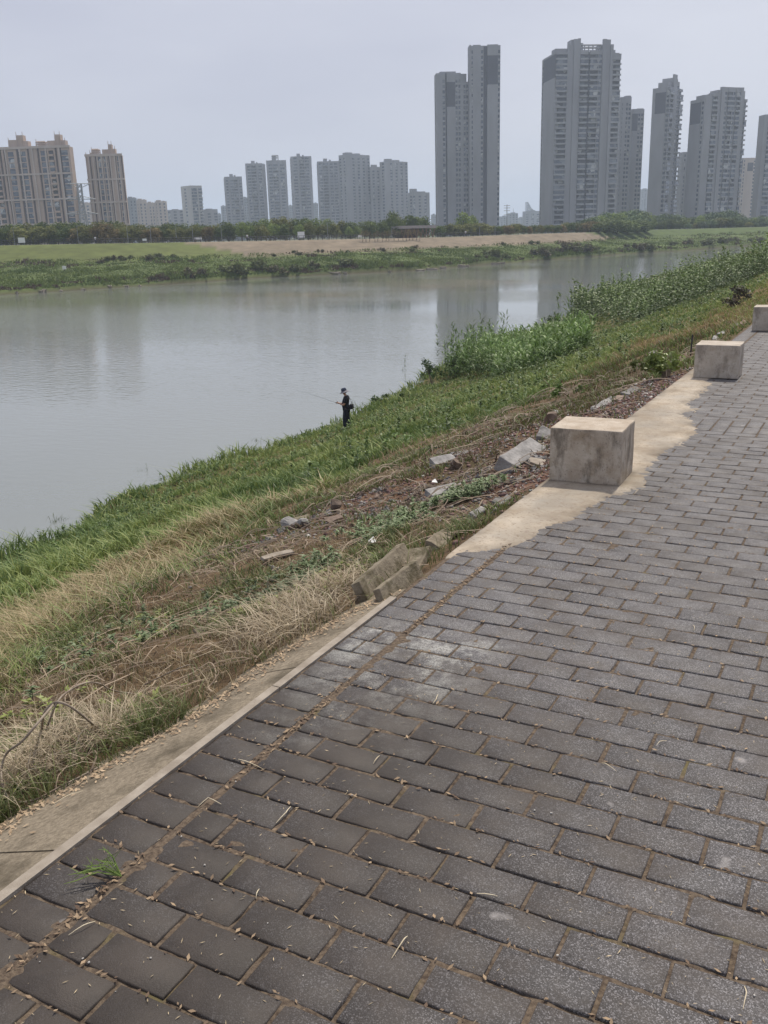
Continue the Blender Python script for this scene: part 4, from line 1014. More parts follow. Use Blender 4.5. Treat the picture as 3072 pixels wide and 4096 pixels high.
# parked dark car roof at 805
# wooden pergola with slanting posts
M['wood'] = mat('brown_timber', (0.20, 0.12, 0.075), (0.30, 0.19, 0.12), 4, 0.8)
M['roofgrey'] = mat('pergola_roof', (0.30, 0.27, 0.26), (0.40, 0.36, 0.34), 2, 0.8)
ua, va, za_, d0 = at_crest(869, 7); ub, vb, zb2, d1 = at_crest(939, 7)
t_ = empty('pergola', (ua, va, min(za_, zb2)), math.atan2(vb - va, ub - ua), 'brown timber pergola with flat roof and slanting posts on the far dyke', 'pergola')
Lp = math.hypot(ub - ua, vb - va)
r_ = ray(905 * DS, 487 * DS); hp_ = CAM[2] + r_[2] / np.linalg.norm(r_[:2]) * (d0 + d1) / 2 - min(za_, zb2)
mb = MB(); mb.box((-0.2, -0.6, hp_ - 0.75), (Lp + .2, 4.2, hp_)); mb.build('roof', M['roofgrey'], t_)
mb = MB(); mb.box((0.4, 3.2, 0), (Lp - 3.5, 3.5, hp_ - 0.7)); mb.build('back_wall', M['w_brown'], t_)
for k in range(8):
    xk = Lp * (0.06 + 0.13 * k) if k < 6 else Lp * (0.80 + 0.15 * (k - 6))
    for sgn in (-1, 1):
        mb = MB(); mb.bar((xk, 0, 0), (xk + sgn * 0.85, 0.0, hp_ - 0.77), 0.14, n=4); mb.build('post', M['wood'], t_)
mb = MB(); mb.box((-.2, 3.9, hp_ - 2.0), (Lp * 0.3, 4.1, hp_ - 0.8)); mb.build('panel', M['w_cream'], t_)
# lattice pylon between the beige blocks
def lattice(lab, px, ytop_, R_, w0, w1):
    c_ = topP(px, ytop_, R_); H = topZ(px, ytop_, R_) + 3
    t_ = empty('pylon', (*c_, -3), PHI + 0.5, lab, 'pylon'); mb = MB(); n = 13
    def wd(z): return w0 + (w1 - w0) * min(1, z / (H * 0.72))
    zs = [H * (1 - (1 - i / n) ** 1.0) for i in range(n + 1)]
    for i in range(n):
        a, b = wd(zs[i]) / 2, wd(zs[i + 1]) / 2
        cr = [(-1, -1), (1, -1), (1, 1), (-1, 1)]
        for k in range(4):
            p, q = cr[k], cr[(k + 1) % 4]
            mb.bar((p[0] * a, p[1] * a, zs[i]), (p[0] * b, p[1] * b, zs[i + 1]), 0.24, n=4)
            mb.bar((p[0] * a, p[1] * a, zs[i]), (q[0] * b, q[1] * b, zs[i + 1]), 0.14, n=4)
            mb.bar((q[0] * a, q[1] * a, zs[i]), (p[0] * b, p[1] * b, zs[i + 1]), 0.14, n=4)
    mb.build('mast', M['pole'], t_)
    for zz_, L_ in ((H, 6.0), (H * 0.77, 8.0), (H * 0.55, 8.5), (H * 0.34, 9)):
        mb = MB()
        for sgn in (-1, 1):
            mb.bar((0, 0, zz_), (sgn * L_, 0, zz_ + (0 if zz_ < H else 0.0)), 0.22, n=4); mb.bar((sgn * 0.8, 0, zz_ + (1.6 if zz_ < H else -2.2)), (sgn * L_, 0, zz_), 0.18, n=4)
            mb.bar((sgn * L_ * .5, 0, zz_), (sgn * L_ * .5, 0, zz_ + (0.8 if zz_ < H else -1.0)), 0.07, n=4)
        mb.build('cross_arm', M['pole'], t_)
    return t_
lattice('steel lattice power pylon between the two beige apartment buildings', 316, 734, 560, 6.0, 2.2)
c_ = topP(2028, 818, 420); H = topZ(2028, 818, 420) + 2
t_ = empty('utility_pole', (*c_, -2), PHI, 'thin utility pole with cross arms right of the joined slab towers', 'utility pole')
mb = MB(); mb.bar((0, 0, 0), (0, 0, H), 0.24, n=6, r2=0.14); mb.build('pole', M['pole'], t_)
for f_ in (0.97, 0.90, 0.82, 0.70): mb = MB(); mb.bar((-1.3, 0, H * f_), (1.3, 0, H * f_), 0.10, n=4); mb.build('cross_arm', M['pole'], t_)

# ------------------------------------------------------------------ vegetation of the far bank (one mass)
def blades(name, base, hgt, wid, lean, col, seed, mk='blade', segs=2, kind='stuff', curl=1.0, vcol=0.0, tipcol=None, flop=None):
    """base (n,3), hgt (n), wid (n), lean (n,2) horizontal lean at the tip as a share of height"""
    r = np.random.default_rng(seed); n = len(base)
    an = r.random(n) * 2 * np.pi; s = np.stack([np.cos(an), np.sin(an), np.zeros(n)], 1) * wid[:, None] / 2
    ln = np.concatenate([lean, np.zeros((n, 1))], 1) * hgt[:, None]
    up = np.zeros((n, 3)); up[:, 2] = hgt
    rows_ = []
    for k in range(segs):
        t_ = k / segs
        c = base + up * (t_ if curl == 0 else t_ * (1 - 0.25 * curl * t_)) + ln * t_ ** 2
        wv = s * (1.0 - 0.45 * t_) if k else s * 0.75
        rows_ += [c - wv, c + wv]
    tip = base + up * (1 - 0.25 * curl) + ln
    if flop is not None: tip[:, 2] -= flop * hgt
    V = np.stack(rows_ + [tip], 1); nvp = V.shape[1]
    i0 = (np.arange(n) * nvp)[:, None]
    Fl = []
    for k in range(segs - 1):
        Fl.append(i0 + np.array([[2 * k, 2 * k + 1, 2 * k + 3, 2 * k + 2]]))
    T_ = i0 + np.array([[2 * segs - 2, 2 * segs - 1, 2 * segs]])
    C = np.repeat(col[:, None, :], nvp, 1)
    if tipcol is not None: C[:, -1] = tipcol
    me = mesh_np(name, V.reshape(-1, 3), [np.concatenate(Fl)] * (1 if Fl else 0) + [T_] if Fl else [T_], M[mk], col=C.reshape(-1, 3))
    return link(name, me)
r = np.random.default_rng(3)
n = 90000
ci = r.uniform(0, nc - 1, n); prof_t = r.random(n) ** 1.3
xcol = np.interp(ci, np.arange(nc), cols)
kk = 2 + prof_t * 10.2
c0 = np.floor(ci).astype(int); c1 = np.minimum(c0 + 1, nc - 1); fc = ci - c0
k0 = np.floor(kk).astype(int); k1 = k0 + 1; fk = kk - k0
G3 = np.stack([X, Y, ZZ], -1)
pt = (G3[c0, k0] * ((1 - fc) * (1 - fk))[:, None] + G3[c1, k0] * (fc * (1 - fk))[:, None] + G3[c0, k1] * ((1 - fc) * fk)[:, None] + G3[c1, k1] * (fc * fk)[:, None])
clump = fbm(pt[:, 0] * 0.22, pt[:, 1] * 0.22, 17, 3)
hh = (0.22 + 1.1 * np.clip(clump - 0.42, 0, 1) * 1.5) * (1 + 0.5 * (prof_t < 0.2)) * r.uniform(.6, 1.3, n)
tt = fbm(pt[:, 0] * 0.15, pt[:, 1] * 0.15, 41, 2)[:, None]
dryf = (fbm(pt[:, 0] * 0.4, pt[:, 1] * 0.4, 51, 2) > 0.63)[:, None] * ((prof_t > 0.7) | (prof_t < 0.12))[:, None]
col = np.array([0.085, 0.13, 0.034]) * (1 - tt) + np.array([0.185, 0.23, 0.062]) * tt
col = np.where(dryf, np.array([0.10, 0.075, 0.05]), col) * r.uniform(0.8, 1.2, (n, 1))
keep = hh > 0.12
o = blades('far_bank_grass', (pt - [0, 0, 0.05])[keep], hh[keep], (0.28 * r.uniform(.6, 1.4, n))[keep], r.uniform(-.5, .5, (n, 2))[keep], col[keep], 5)
tag(o, 'shaggy green grass and weeds covering the far bank above the water', 'grass', kind='stuff')
# darker bushes along the far shore and the foot of the dyke
shr = []
for s_ in range(4):
    rr = random.Random(s_ + 60); cs = [(rr.uniform(-.9, .9), rr.uniform(-.6, .6), rr.uniform(.25, .75)) for _ in range(7)]
    V, F, C = leaf_cloud(cs, [rr.uniform(.35, .6) for _ in cs], 260, 0.16, (0.065, 0.08, 0.035), (0.16, 0.18, 0.07) if s_ % 2 else (0.15, 0.12, 0.08), s_ + 90, 0.9, 0.3)
    mbs = MB()
    for q in cs: mbs.tube([(0, 0, -0.2), (q[0] * .5, q[1] * .5, q[2] * .5), q], [.04, .03, .01], n=4)
    shr.append((mesh_np('foliage', V, F, M['crown'], col=C), mbs.mesh('stem', M['bark'])))
rr = random.Random(77)
def at_bank(x, k):
    q = np.interp(x, cols, np.arange(nc)); a = int(q); b = min(a + 1, nc - 1); f_ = q - a; k_ = int(k); g_2 = k - k_
    p = (G3[a, k_] * (1 - f_) + G3[b, k_] * f_) * (1 - g_2) + (G3[a, min(k_ + 1, nr - 1)] * (1 - f_) + G3[b, min(k_ + 1, nr - 1)] * f_) * g_2
    return p
spots = [(x + rr.uniform(-8, 8), rr.uniform(2.2, 3.6), rr.choice((.5, .8, 1.2, 1.9)) * rr.uniform(.8, 1.2)) for x in list(range(330, 800, 19)) + list(range(1040, 1660, 17))]
spots += [(x + rr.uniform(-6, 6), rr.uniform(11.0, 12.2), rr.uniform(.5, 1.1)) for x in list(range(215, 290, 14)) + list(range(325, 380, 12)) + [590, 640, 649, 700, 748, 832, 893, 901, 985, 1090, 1150, 1162]]
for x, k, s_ in spots:
    p = at_bank(x, k); lo = k < 5
    q = shr[rr.randrange(4)]
    t_ = empty('shrub', (p[0], p[1], p[2] - 0.1), rr.uniform(0, 6.3), 'low dark shrub at the water line of the far bank' if lo else 'low brownish shrub at the foot of the far dyke slope', 'shrub', 'shrubs at the far water line' if lo else 'shrubs at the foot of the far dyke')
    t_.scale = (s_ * 1.25, s_ * 1.25, s_)
    link('foliage', q[0], t_); link('stem', q[1], t_)
# pale stones and slabs at the far water's edge
for x, wd, hh_ in ((33, 1.4, .45), (84, 2.2, .4), (94, 1.2, .5), (128, 1.6, .3), (172, 2.2, .3), (236, .9, .5), (271, 1.2, .4), (300, 1.0, .3), (720, 3.0, .6), (742, 1.6, .5), (838, 1.6, .35), (898, 4.0, .35), (921, 5.0, .4), (950, 3.0, .45), (990, 3.4, .5), (1004, 2.0, .4), (1060, 4.6, .45), (1081, 2.2, .4)):
    p = at_bank(x, 2.05)
    o = link('rock', stone_mesh('rock', wd, 1.2, hh_, M['kerb'], x % 17, 0.10, 0.12, 3), loc=(p[0], p[1], WZ - 0.1 + hh_ * 0.15)); o.rotation_euler = (0, 0.04, PHI + rr.uniform(-.2, .2))
    tag(o, 'pale flat rock lying at the water line of the far bank', 'rock', 'rocks at the far water line')

# ------------------------------------------------------------------ ground cover of the near bank
rg = np.random.default_rng(8)
HEAD = math.atan2(_fh[1], _fh[0])
def scatter(n, r0, r1, a0=-34, a1=38, pw=0.0):
    """points round the viewer, thinning out with distance; angles left(+)/right(-) of the view"""
    rr_ = r0 * (r1 / r0) ** rg.random(n)
    an = HEAD + np.radians(rg.uniform(a0, a1, n))
    return CAM[0] + rr_ * np.cos(an), CAM[1] + rr_ * np.sin(an), rr_
def cover(u, v):
    z = zones(u, v); return z
def pal(t, a, b): return np.array(a) * (1 - t)[:, None] + np.array(b) * t[:, None]
u, v, rr_ = scatter(760000, 1.9, 150, -34, 42)
sh_ = shore(v)
ok = (u < slab_edge(v) + 0.03 - 0.10 * (v > 2.4)) & (u > sh_ - 0.3)
u, v, rr_ = u[ok], v[ok], rr_[ok]
z = cover(u, v); n = len(u)
pr = rg.random(n)
p_g, p_d, p_n, p_f, p_s, p_r, p_gr = z['green'], z['dry'], z['near'] * (z['w'] > 0), z['far'], z['soil'], z['rub'], z['gravel']
w_ = z['w']
straw = np.exp(-((w_ - 0.62 - 0.12 * (v - 2.4)) / 0.27) ** 2) * np.exp(-((v - 2.35) / 0.55) ** 2) + 0.42 * np.exp(-((w_ - 0.78) / 0.3) ** 2) * np.exp(-((v - 0.75) / 0.55) ** 2)
patch = fbm(u * 1.1, v * 1.1, 61, 3); fine = fbm(u * 4, v * 4, 71, 2)
dens = p_g * 1.0 + p_d * 0.95 + p_n * (0.36 + 0.64 * np.clip((patch - 0.45) * 4, 0, 1)) + p_f * 0.9 + p_s * (0.2 + 0.7 * (patch > 0.5)) + p_r * (0.07 + 0.5 * (patch > 0.64)) + p_gr * 0.02 + straw
dens = dens * np.where((v > 2.2) & (v < 3.35) & (w_ < 0.55), 0.12, 1)
dens = dens * np.clip(0.35 + (fine - 0.35) * 3, 0.15, 1)
ok = pr < dens
for a_ in ('u', 'v', 'rr_', 'w_', 'p_g', 'p_d', 'p_n', 'p_f', 'p_s', 'p_r', 'straw', 'patch', 'fine'): globals()[a_] = globals()[a_][ok]
n = len(u); q = rg.random(n); t1 = rg.random(n)
tuft = fbm(u * 1.6, v * 1.6, 81, 3); big = fbm(u * 0.45, v * 0.45, 91, 3)
edge = np.exp(-((u - shore(v)) / 2.2) ** 2)
h = p_g * np.interp(v, [10, 18], [1, .62]) * (0.10 + 0.42 * np.clip(tuft - 0.25, 0, 1) * 1.3 + 0.75 * edge * np.clip((fbm(u * .8, v * .8, 141, 3) - .45) * 5, 0, 1)) + p_d * (0.10 + 0.22 * tuft) + p_n * (0.03 + 0.13 * patch) + p_f * (0.05 + 0.18 * tuft) + (p_s + p_r) * 0.09 + straw * 0.07
h = h * rg.uniform(0.5, 1.35, n)
GA, GB, GC = (0.075, 0.13, 0.037), (0.185, 0.262, 0.078), (0.29, 0.33, 0.105)
STA, STB = (0.28, 0.215, 0.11), (0.47, 0.385, 0.23)
OLA, OLB = (0.10, 0.115, 0.03), (0.20, 0.20, 0.06)
gt = np.clip((tuft - 0.3) * 1.6 + (t1 - 0.5) * 0.6, 0, 1)
cg = pal(gt, GA, GB); cg = np.where((rg.random(n) < 0.16 + 0.75 * np.clip((big - 0.45) * 4, 0, 1) + 0.35 * (v > 16))[:, None], pal(t1, GB, GC), cg)
cs = pal(t1, STA, STB); cs = cs * np.where(big > 0.5, 1.0, 0.92)[:, None]
col_ = cg.copy()
col_ = np.where((p_d > q)[:, None], np.where((rg.random(n) < 0.68)[:, None], cs, pal(t1, OLA, OLB)), col_)
mixn = np.where((rg.random(n) < np.clip(0.40 + (patch - 0.45) * 4, 0.12, 0.9))[:, None], pal(t1, (0.09, 0.12, 0.04), (0.21, 0.235, 0.09)), pal(t1, (0.22, 0.165, 0.10), (0.44, 0.36, 0.23)))
col_ = np.where((p_n > q)[:, None], mixn, col_)
orange = np.clip((fbm(u * 0.5, v * 0.22, 101, 3) - 0.44) * 8, 0, 1) * np.exp(-((w_ - 2.0) / 1.6) ** 2)
cf = np.where((rg.random(n) < 0.16 + 0.95 * orange)[:, None], pal(t1, (0.27, 0.20, 0.10), (0.42, 0.33, 0.18)), pal(np.clip(tuft + (t1 - .5) * .7, 0, 1), (0.12, 0.17, 0.045), (0.31, 0.33, 0.11)))
col_ = np.where((p_f > q)[:, None], cf, col_)
col_ = np.where(((p_s + p_r) > q)[:, None], np.where((rg.random(n) < 0.5)[:, None], pal(t1, (0.085, 0.12, 0.035), (0.17, 0.20, 0.06)), pal(t1, (0.10, 0.07, 0.04), (0.22, 0.17, 0.10))), col_)
st = (straw > 0.22) & (rg.random(n) < 0.88)
col_ = np.where(st[:, None], pal(t1, (0.28, 0.22, 0.14), (0.54, 0.46, 0.33)), col_)
h = np.where(st, rg.uniform(0.05, 0.16, n) * (0.7 + tuft), h)
h = np.clip(h, 0.02, 1.15)
wd_ = np.maximum(0.0035 + 0.002 * t1, rr_ * 0.00125) * np.where(p_g > 0.5, 1.35, 1.0)
ln_ = rg.normal(0, 1, (n, 2)) * np.where(st | (p_d > 0.5), 0.75, 0.42)[:, None] + np.array([-0.16, 0.0])
flp = np.where(st, 0.28, 0.1) * rg.random(n)
base = np.stack([u, v, zt(u, v) - 0.01], 1)
near_ = rr_ < 13
for nm, msk, sg, lab in (('bank_grass', near_, 3, 'mixed green and straw coloured grass covering the near bank slope'), ('distant_bank_grass', ~near_, 2, 'green and yellowish grass on the near bank further along')):
    o = blades(nm, base[msk], h[msk], wd_[msk], ln_[msk], col_[msk], 12, segs=sg, flop=flp[msk])
    tag(o, lab, 'grass', kind='stuff')
print('blades', n)

# tall tussocks that stand out against the water along the shore
def inside(px, py, poly_):
    res = np.zeros(len(px), bool); k_ = len(poly_)
    for i in range(k_):
        x0, y0 = poly_[i]; x1, y1 = poly_[(i + 1) % k_]
        c_ = ((y0 > py) != (y1 > py)) & (px < (x1 - x0) * (py - y0) / (y1 - y0 + 1e-12) + x0)
        res ^= c_
    return res
def plants(name, pts_, H, nleaf, llen, lwid, colA, colB, seed, droop=0.5, top=0.95, low=0.12, stemr=0.008, up=0.5, stem_col=(0.10, 0.13, 0.05), mk='leaf', leansd=0.10):
    """upright stems with leaves all the way up: one mesh"""
    r = np.random.default_rng(seed); n = len(pts_); H = np.broadcast_to(H, (n,))
    zz_ = zt(pts_[:, 0], pts_[:, 1]); leanv = r.normal(0, leansd, (n, 2))
    k_ = r.integers(int(nleaf * .7), int(nleaf * 1.3) + 1, n); ii = np.repeat(np.arange(n), k_); m_ = len(ii)
    f_ = low + (top - low) * r.random(m_)
    bs = np.stack([pts_[ii, 0] + leanv[ii, 0] * H[ii] * f_, pts_[ii, 1] + leanv[ii, 1] * H[ii] * f_, zz_[ii] + H[ii] * f_], 1)
    an = r.random(m_) * 2 * np.pi; L_ = llen * r.uniform(.55, 1.3, m_) * (1.1 - 0.5 * f_)
    hg = L_ * up * r.uniform(.5, 1.5, m_) * (0.5 + f_); le = (np.stack([np.cos(an), np.sin(an)], 1) * (L_ / hg)[:, None])
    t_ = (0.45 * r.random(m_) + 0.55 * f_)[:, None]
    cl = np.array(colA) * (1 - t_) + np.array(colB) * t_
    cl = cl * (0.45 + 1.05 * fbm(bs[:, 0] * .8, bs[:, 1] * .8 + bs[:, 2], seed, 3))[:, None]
    fl = droop * r.random(m_) * 2
    # stems as slim blades
    sb = np.stack([pts_[:, 0], pts_[:, 1], zz_ - 0.05], 1)
    base_ = np.concatenate([bs, sb]); hh_ = np.concatenate([hg, H + 0.05]); ww = np.concatenate([lwid * r.uniform(.7, 1.3, m_), np.full(n, stemr * 2)])
    ll = np.concatenate([le, leanv]); cc_ = np.concatenate([cl, np.tile(stem_col, (n, 1))]); ff = np.concatenate([fl, np.zeros(n)])
    return blades(name, base_, hh_, ww, ll, cc_, seed + 1, mk=mk, segs=2, flop=ff, curl=0.0)
def poly_pts(pl, n, seed):
    r = np.random.default_rng(seed); pl = np.array(pl); out = []
    lo, hi = pl.min(0), pl.max(0)
    while sum(len(o_) for o_ in out) < n:
        p_ = r.uniform(lo, hi, (n * 3, 2)); out.append(p_[inside(p_[:, 0], p_[:, 1], pl)])
    return np.concatenate(out)[:n]
# the reed bed
rb = [hit(x, y)[:2] for x, y in ((985, 812), (1060, 812), (1130, 808), (1215, 785), (1268, 752))]
far_ = [(shore(p_[1] + 14) + 0.6, p_[1] + 14) for p_ in rb[::-1]]
reed_poly = [(-19.6, 46.0), (-15, 41.5), (-9.2, 30), (-7.2, 28), (-7.0, 31), (-9, 38), (-13, 47), (-21.6, 56)]
print('reeds', np.round(np.array(reed_poly), 1).tolist())
rp_ = poly_pts(reed_poly, 1500, 31)
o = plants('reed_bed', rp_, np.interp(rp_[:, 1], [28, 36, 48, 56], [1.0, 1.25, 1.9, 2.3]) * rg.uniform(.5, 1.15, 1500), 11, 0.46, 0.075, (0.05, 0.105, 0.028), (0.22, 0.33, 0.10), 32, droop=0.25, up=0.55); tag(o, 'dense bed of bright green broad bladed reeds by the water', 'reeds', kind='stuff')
tr_ = np.concatenate([poly_pts([(-20.6, 47), (-19, 45.5), (-17.5, 52), (-21, 57)], 26, 35), poly_pts([(-12, 45), (-10, 41), (-19, 55), (-20, 56)], 10, 36)])
o = plants('tall_reeds', tr_, rg.uniform(2.2, 3.0, 36), 12, 0.5, 0.06, (0.05, 0.09, 0.03), (0.15, 0.21, 0.08), 37, up=.7, droop=.15, low=.4); tag(o, 'taller thin reeds rising out of the back of the reed bed against the water', 'reeds', kind='stuff')
# the weed thicket further along
wb = [hit(x, y)[:2] for x, y in ((1228, 700), (1300, 705), (1400, 692), (1480, 662), (1560, 628), (1650, 594))]
wpoly = [tuple(p_) for p_ in wb] + [(wb[-1][0] - 1, 130.0), (-7.0, 240.0), (float(shore(240)) + 1, 240.0), (float(shore(105)) + .5, 105.0), (float(shore(88)) + .6, 88.0)]
print('weeds', np.round(np.array(wpoly), 1).tolist())
wp = poly_pts(wpoly, 9000, 41)
dist = np.hypot(wp[:, 0] - CAM[0], wp[:, 1] - CAM[1]); keep = rg.random(9000) < np.clip((75 / dist) ** 1.2, 0.05, 1); wp = wp[keep]; dist = dist[keep]
hw = np.interp(wp[:, 1], [45, 58, 75, 105, 130, 200], [1.4, 2.4, 3.0, 1.7, 1.0, 0.8]) * (.35 + 1.2 * fbm(wp[:, 0] * 0.4, wp[:, 1] * 0.4, 7, 3)) * rg.uniform(.7, 1.1, len(wp))
nr_ = dist < 78
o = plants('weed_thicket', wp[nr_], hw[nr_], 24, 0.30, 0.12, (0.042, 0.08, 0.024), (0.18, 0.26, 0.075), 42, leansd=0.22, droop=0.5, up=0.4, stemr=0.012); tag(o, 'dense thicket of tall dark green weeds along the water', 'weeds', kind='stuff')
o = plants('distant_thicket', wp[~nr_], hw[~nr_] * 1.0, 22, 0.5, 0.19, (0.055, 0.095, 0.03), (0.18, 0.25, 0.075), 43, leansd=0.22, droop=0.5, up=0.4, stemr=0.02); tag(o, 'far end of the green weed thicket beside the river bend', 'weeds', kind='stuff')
# taller plants that rise above the thicket, each its own
for k, (x, y, R_, lab) in enumerate(((1268, 612, 84, 'tall leafy plant at the left edge of the weed thicket'), (1306, 583, 88, 'tall leafy plant rising above the left part of the weed thicket'), (1355, 570, 86, 'tallest leafy plant above the weed thicket, against the water'), (1384, 586, 88, 'thin topped plant just right of the tallest one in the thicket'), (1332, 592, 84, 'leafy plant between two taller ones in the thicket'), (1578, 541, 112, 'broad pale green shrub rising at the right of the thicket'), (1622, 549, 108, 'green shrub at the right end of the thicket, beside the broad one'))):
    d_ = ray(x * DS, y * DS); p_ = CAM[:2] + d_[:2] / (d_[:2] @ _fh[:2]) * R_
    zt_ = CAM[2] + d_[2] / (d_[:2] @ _fh[:2]) * R_; H = min(6.5, max(2.0, zt_ - zt1(p_[0], p_[1])))
    rr4 = np.random.default_rng(k + 500); wide = k in (5, 6); npz = 30 if wide else 13
    pts_ = np.tile(p_, (npz, 1)) + rr4.normal(0, 1.5 if wide else 0.35, (npz, 2)); pts_[0] = p_
    hs = H * rr4.uniform(.6, .95, npz); hs[0] = H
    o = plants('tall_weed', pts_, hs, 30, 0.34, 0.15, (0.05, 0.095, 0.028), (0.17, 0.25, 0.07), 510 + k, droop=0.4, up=0.5, stemr=0.014)
    tag(o, lab, 'shrub')
    print('tall weed', np.round(p_, 1), round(H, 1), shore(p_[1]))
# small shrubs and tussocks
def shrub(x, y, R_, H, ca, cb, lab, seed, n=900, leaf=0.055, name='shrub', cat='shrub'):
    p_ = hit(x, y); rr5 = random.Random(seed)
    cs = [(rr5.uniform(-.7, .7) * R_, rr5.uniform(-.7, .7) * R_, H * rr5.uniform(.2, .8)) for _ in range(9)]
    V, F, C = leaf_cloud(cs, [min(R_, H) * rr5.uniform(.25, .45) for _ in cs], n, leaf, ca, cb, seed, 0.9, 0.2)
    t_ = empty(name, tuple(p_), 0, lab, cat)
    link('foliage', mesh_np('foliage', V, F, M['leaf'], col=C), t_)
    mb = MB()
    for q_ in cs: mb.tube([(0, 0, -0.1), (q_[0] * .5, q_[1] * .5, q_[2] * .55), q_], [.02, .012, .005], n=4)
    mb.build('stem', M['stem'], t_)
shrub(836, 872, .9, .5, (0.04, 0.08, 0.022), (0.11, 0.18, 0.05), 'dark leafy clump at the shore just right of the fisherman', 71, 700)
shrub(932, 830, .7, 1.5, (0.03, 0.06, 0.02), (0.08, 0.14, 0.04), 'narrow tall weed clump at the water left of the reed bed', 72, 700)
shrub(985, 812, .9, 1.3, (0.03, 0.06, 0.02), (0.07, 0.12, 0.04), 'dark weed clump at the left foot of the reed bed', 73, 800)
shrub(1205, 712, 1.2, 1.1, (0.03, 0.05, 0.02), (0.07, 0.11, 0.03), 'low dark bush between the reed bed and the thicket', 74, 800, 0.08)
shrub(1583, 668, .55, .7, (0.035, 0.035, 0.025), (0.09, 0.075, 0.05), 'small dark withered bush on the slope left of the farthest block', 75, 600, 0.035)
shrub(1440, 815, .3, .35, (0.09, 0.14, 0.035), (0.24, 0.29, 0.08), 'bright green weed clump beside the second concrete block', 76, 500, 0.03)
shrub(1240, 850, .5, .14, (0.06, 0.11, 0.025), (0.16, 0.24, 0.06), 'low bright green weed patch beyond the broken kerb pieces', 77, 900, 0.022, 'weed_patch', 'weeds')
shrub(1430, 800, .5, .2, (0.06, 0.09, 0.025), (0.17, 0.19, 0.06), 'low yellowish weed patch left of the second concrete block', 78, 900, 0.025, 'weed_patch', 'weeds')
# lone reed stalk in front of the water
p_ = hit(874, 822)
o = plants('reed_stalk', np.array([p_[:2], p_[:2] + [.12, .2], p_[:2] + [-.2, .1]]), np.array([1.6, 1.25, .8]), 7, 0.32, 0.035, (0.10, 0.13, 0.06), (0.16, 0.20, 0.10), 91, up=.8, top=.98, low=.4); tag(o, 'lone thin reed stalk standing against the water, right of the fisherman', 'reed')
for x, y, H, s_ in ((405, 1005, .8, 1), (305, 1050, .7, 2), (560, 972, .5, 3), (770, 895, .6, 4), (130, 1150, .5, 5)):
    p_ = hit(x, y); pts_ = np.tile(p_[:2], (10, 1)) + np.random.default_rng(s_).normal(0, 0.14, (10, 2))
    o = plants('grass_tussock', pts_, H * np.random.default_rng(s_).uniform(.5, 1, 10), 9, 0.3, 0.012, (0.05, 0.08, 0.025), (0.13, 0.17, 0.06), 600 + s_, up=1.2); tag(o, 'thin grass tussock standing out against the water on the near shore', 'grass', 'tussocks on the near shore')
nw = 2400; cu_ = -rg.uniform(2.5, 19, nw); cv_ = rg.uniform(7, 46, nw); kp_ = (fbm(cu_ * .5, cv_ * .5, 131, 3) > .52) & (zones(cu_, cv_)['green'] > .5) & (cu_ > shore(cv_) + .3)
cw = np.stack([cu_[kp_], cv_[kp_]], 1)
o = plants('bank_weeds', cw, rg.uniform(.12, .5, len(cw)), 16, 0.16, 0.045, (0.045, 0.085, 0.025), (0.16, 0.235, 0.07), 133, droop=.5, up=.4, stemr=.004); tag(o, 'leafy green weeds standing in clumps among the near bank grass', 'weeds', kind='stuff')
# grey green mugwort in a band by the rubble
mw = []
r5 = np.random.default_rng(55)
for a, b, n_, sp in (((-1.46, 3.05), (-1.3, 3.8), 60, .13), ((-1.3, 3.8), (-.75, 4.7), 70, .15), ((-1.2, 4.2), (-1.5, 4.8), 25, .2), ((-1.75, 2.6), (-1.45, 3.1), 25, .15), ((-.7, 4.5), (-.55, 5.0), 26, .1), ((-1.9, 2.0), (-2.2, 3.0), 14, .3)):
    t_ = r5.random(n_)[:, None]; mw.append(np.array(a) * (1 - np.repeat(t_, 3, 0)) + np.array(b) * np.repeat(t_, 3, 0) + r5.normal(0, sp, (3 * n_, 2)))
mw = np.concatenate(mw); mw = mw[(mw[:, 0] < -0.45) & (fbm(mw[:, 0] * 3, mw[:, 1] * 3, 77, 2) > .40)]
o = plants('mugwort_patch', mw, r5.uniform(0.03, 0.12, len(mw)), 16, 0.06, 0.022, (0.085, 0.12, 0.05), (0.20, 0.26, 0.13), 56, droop=.6, up=.35, stemr=.003, low=.3, stem_col=(.12, .09, .06)); tag(o, 'grey green leafy weeds spreading between the rubble and the dry grass', 'weeds', kind='stuff')
lw = np.stack([r5.uniform(-2.9, -.6, 900), r5.uniform(-.2, 3.4, 900)], 1); lw = lw[fbm(lw[:, 0] * 1.5, lw[:, 1] * 1.5, 5, 2) > 0.5]
o = plants('low_herbs', lw, r5.uniform(0.02, 0.06, len(lw)), 8, 0.05, 0.026, (0.10, 0.13, 0.03), (0.26, 0.30, 0.08), 57, droop=.5, up=.3, stemr=.0015, low=.3); tag(o, 'small yellow green herbs among the dead vines on the near slope', 'herbs', kind='stuff')
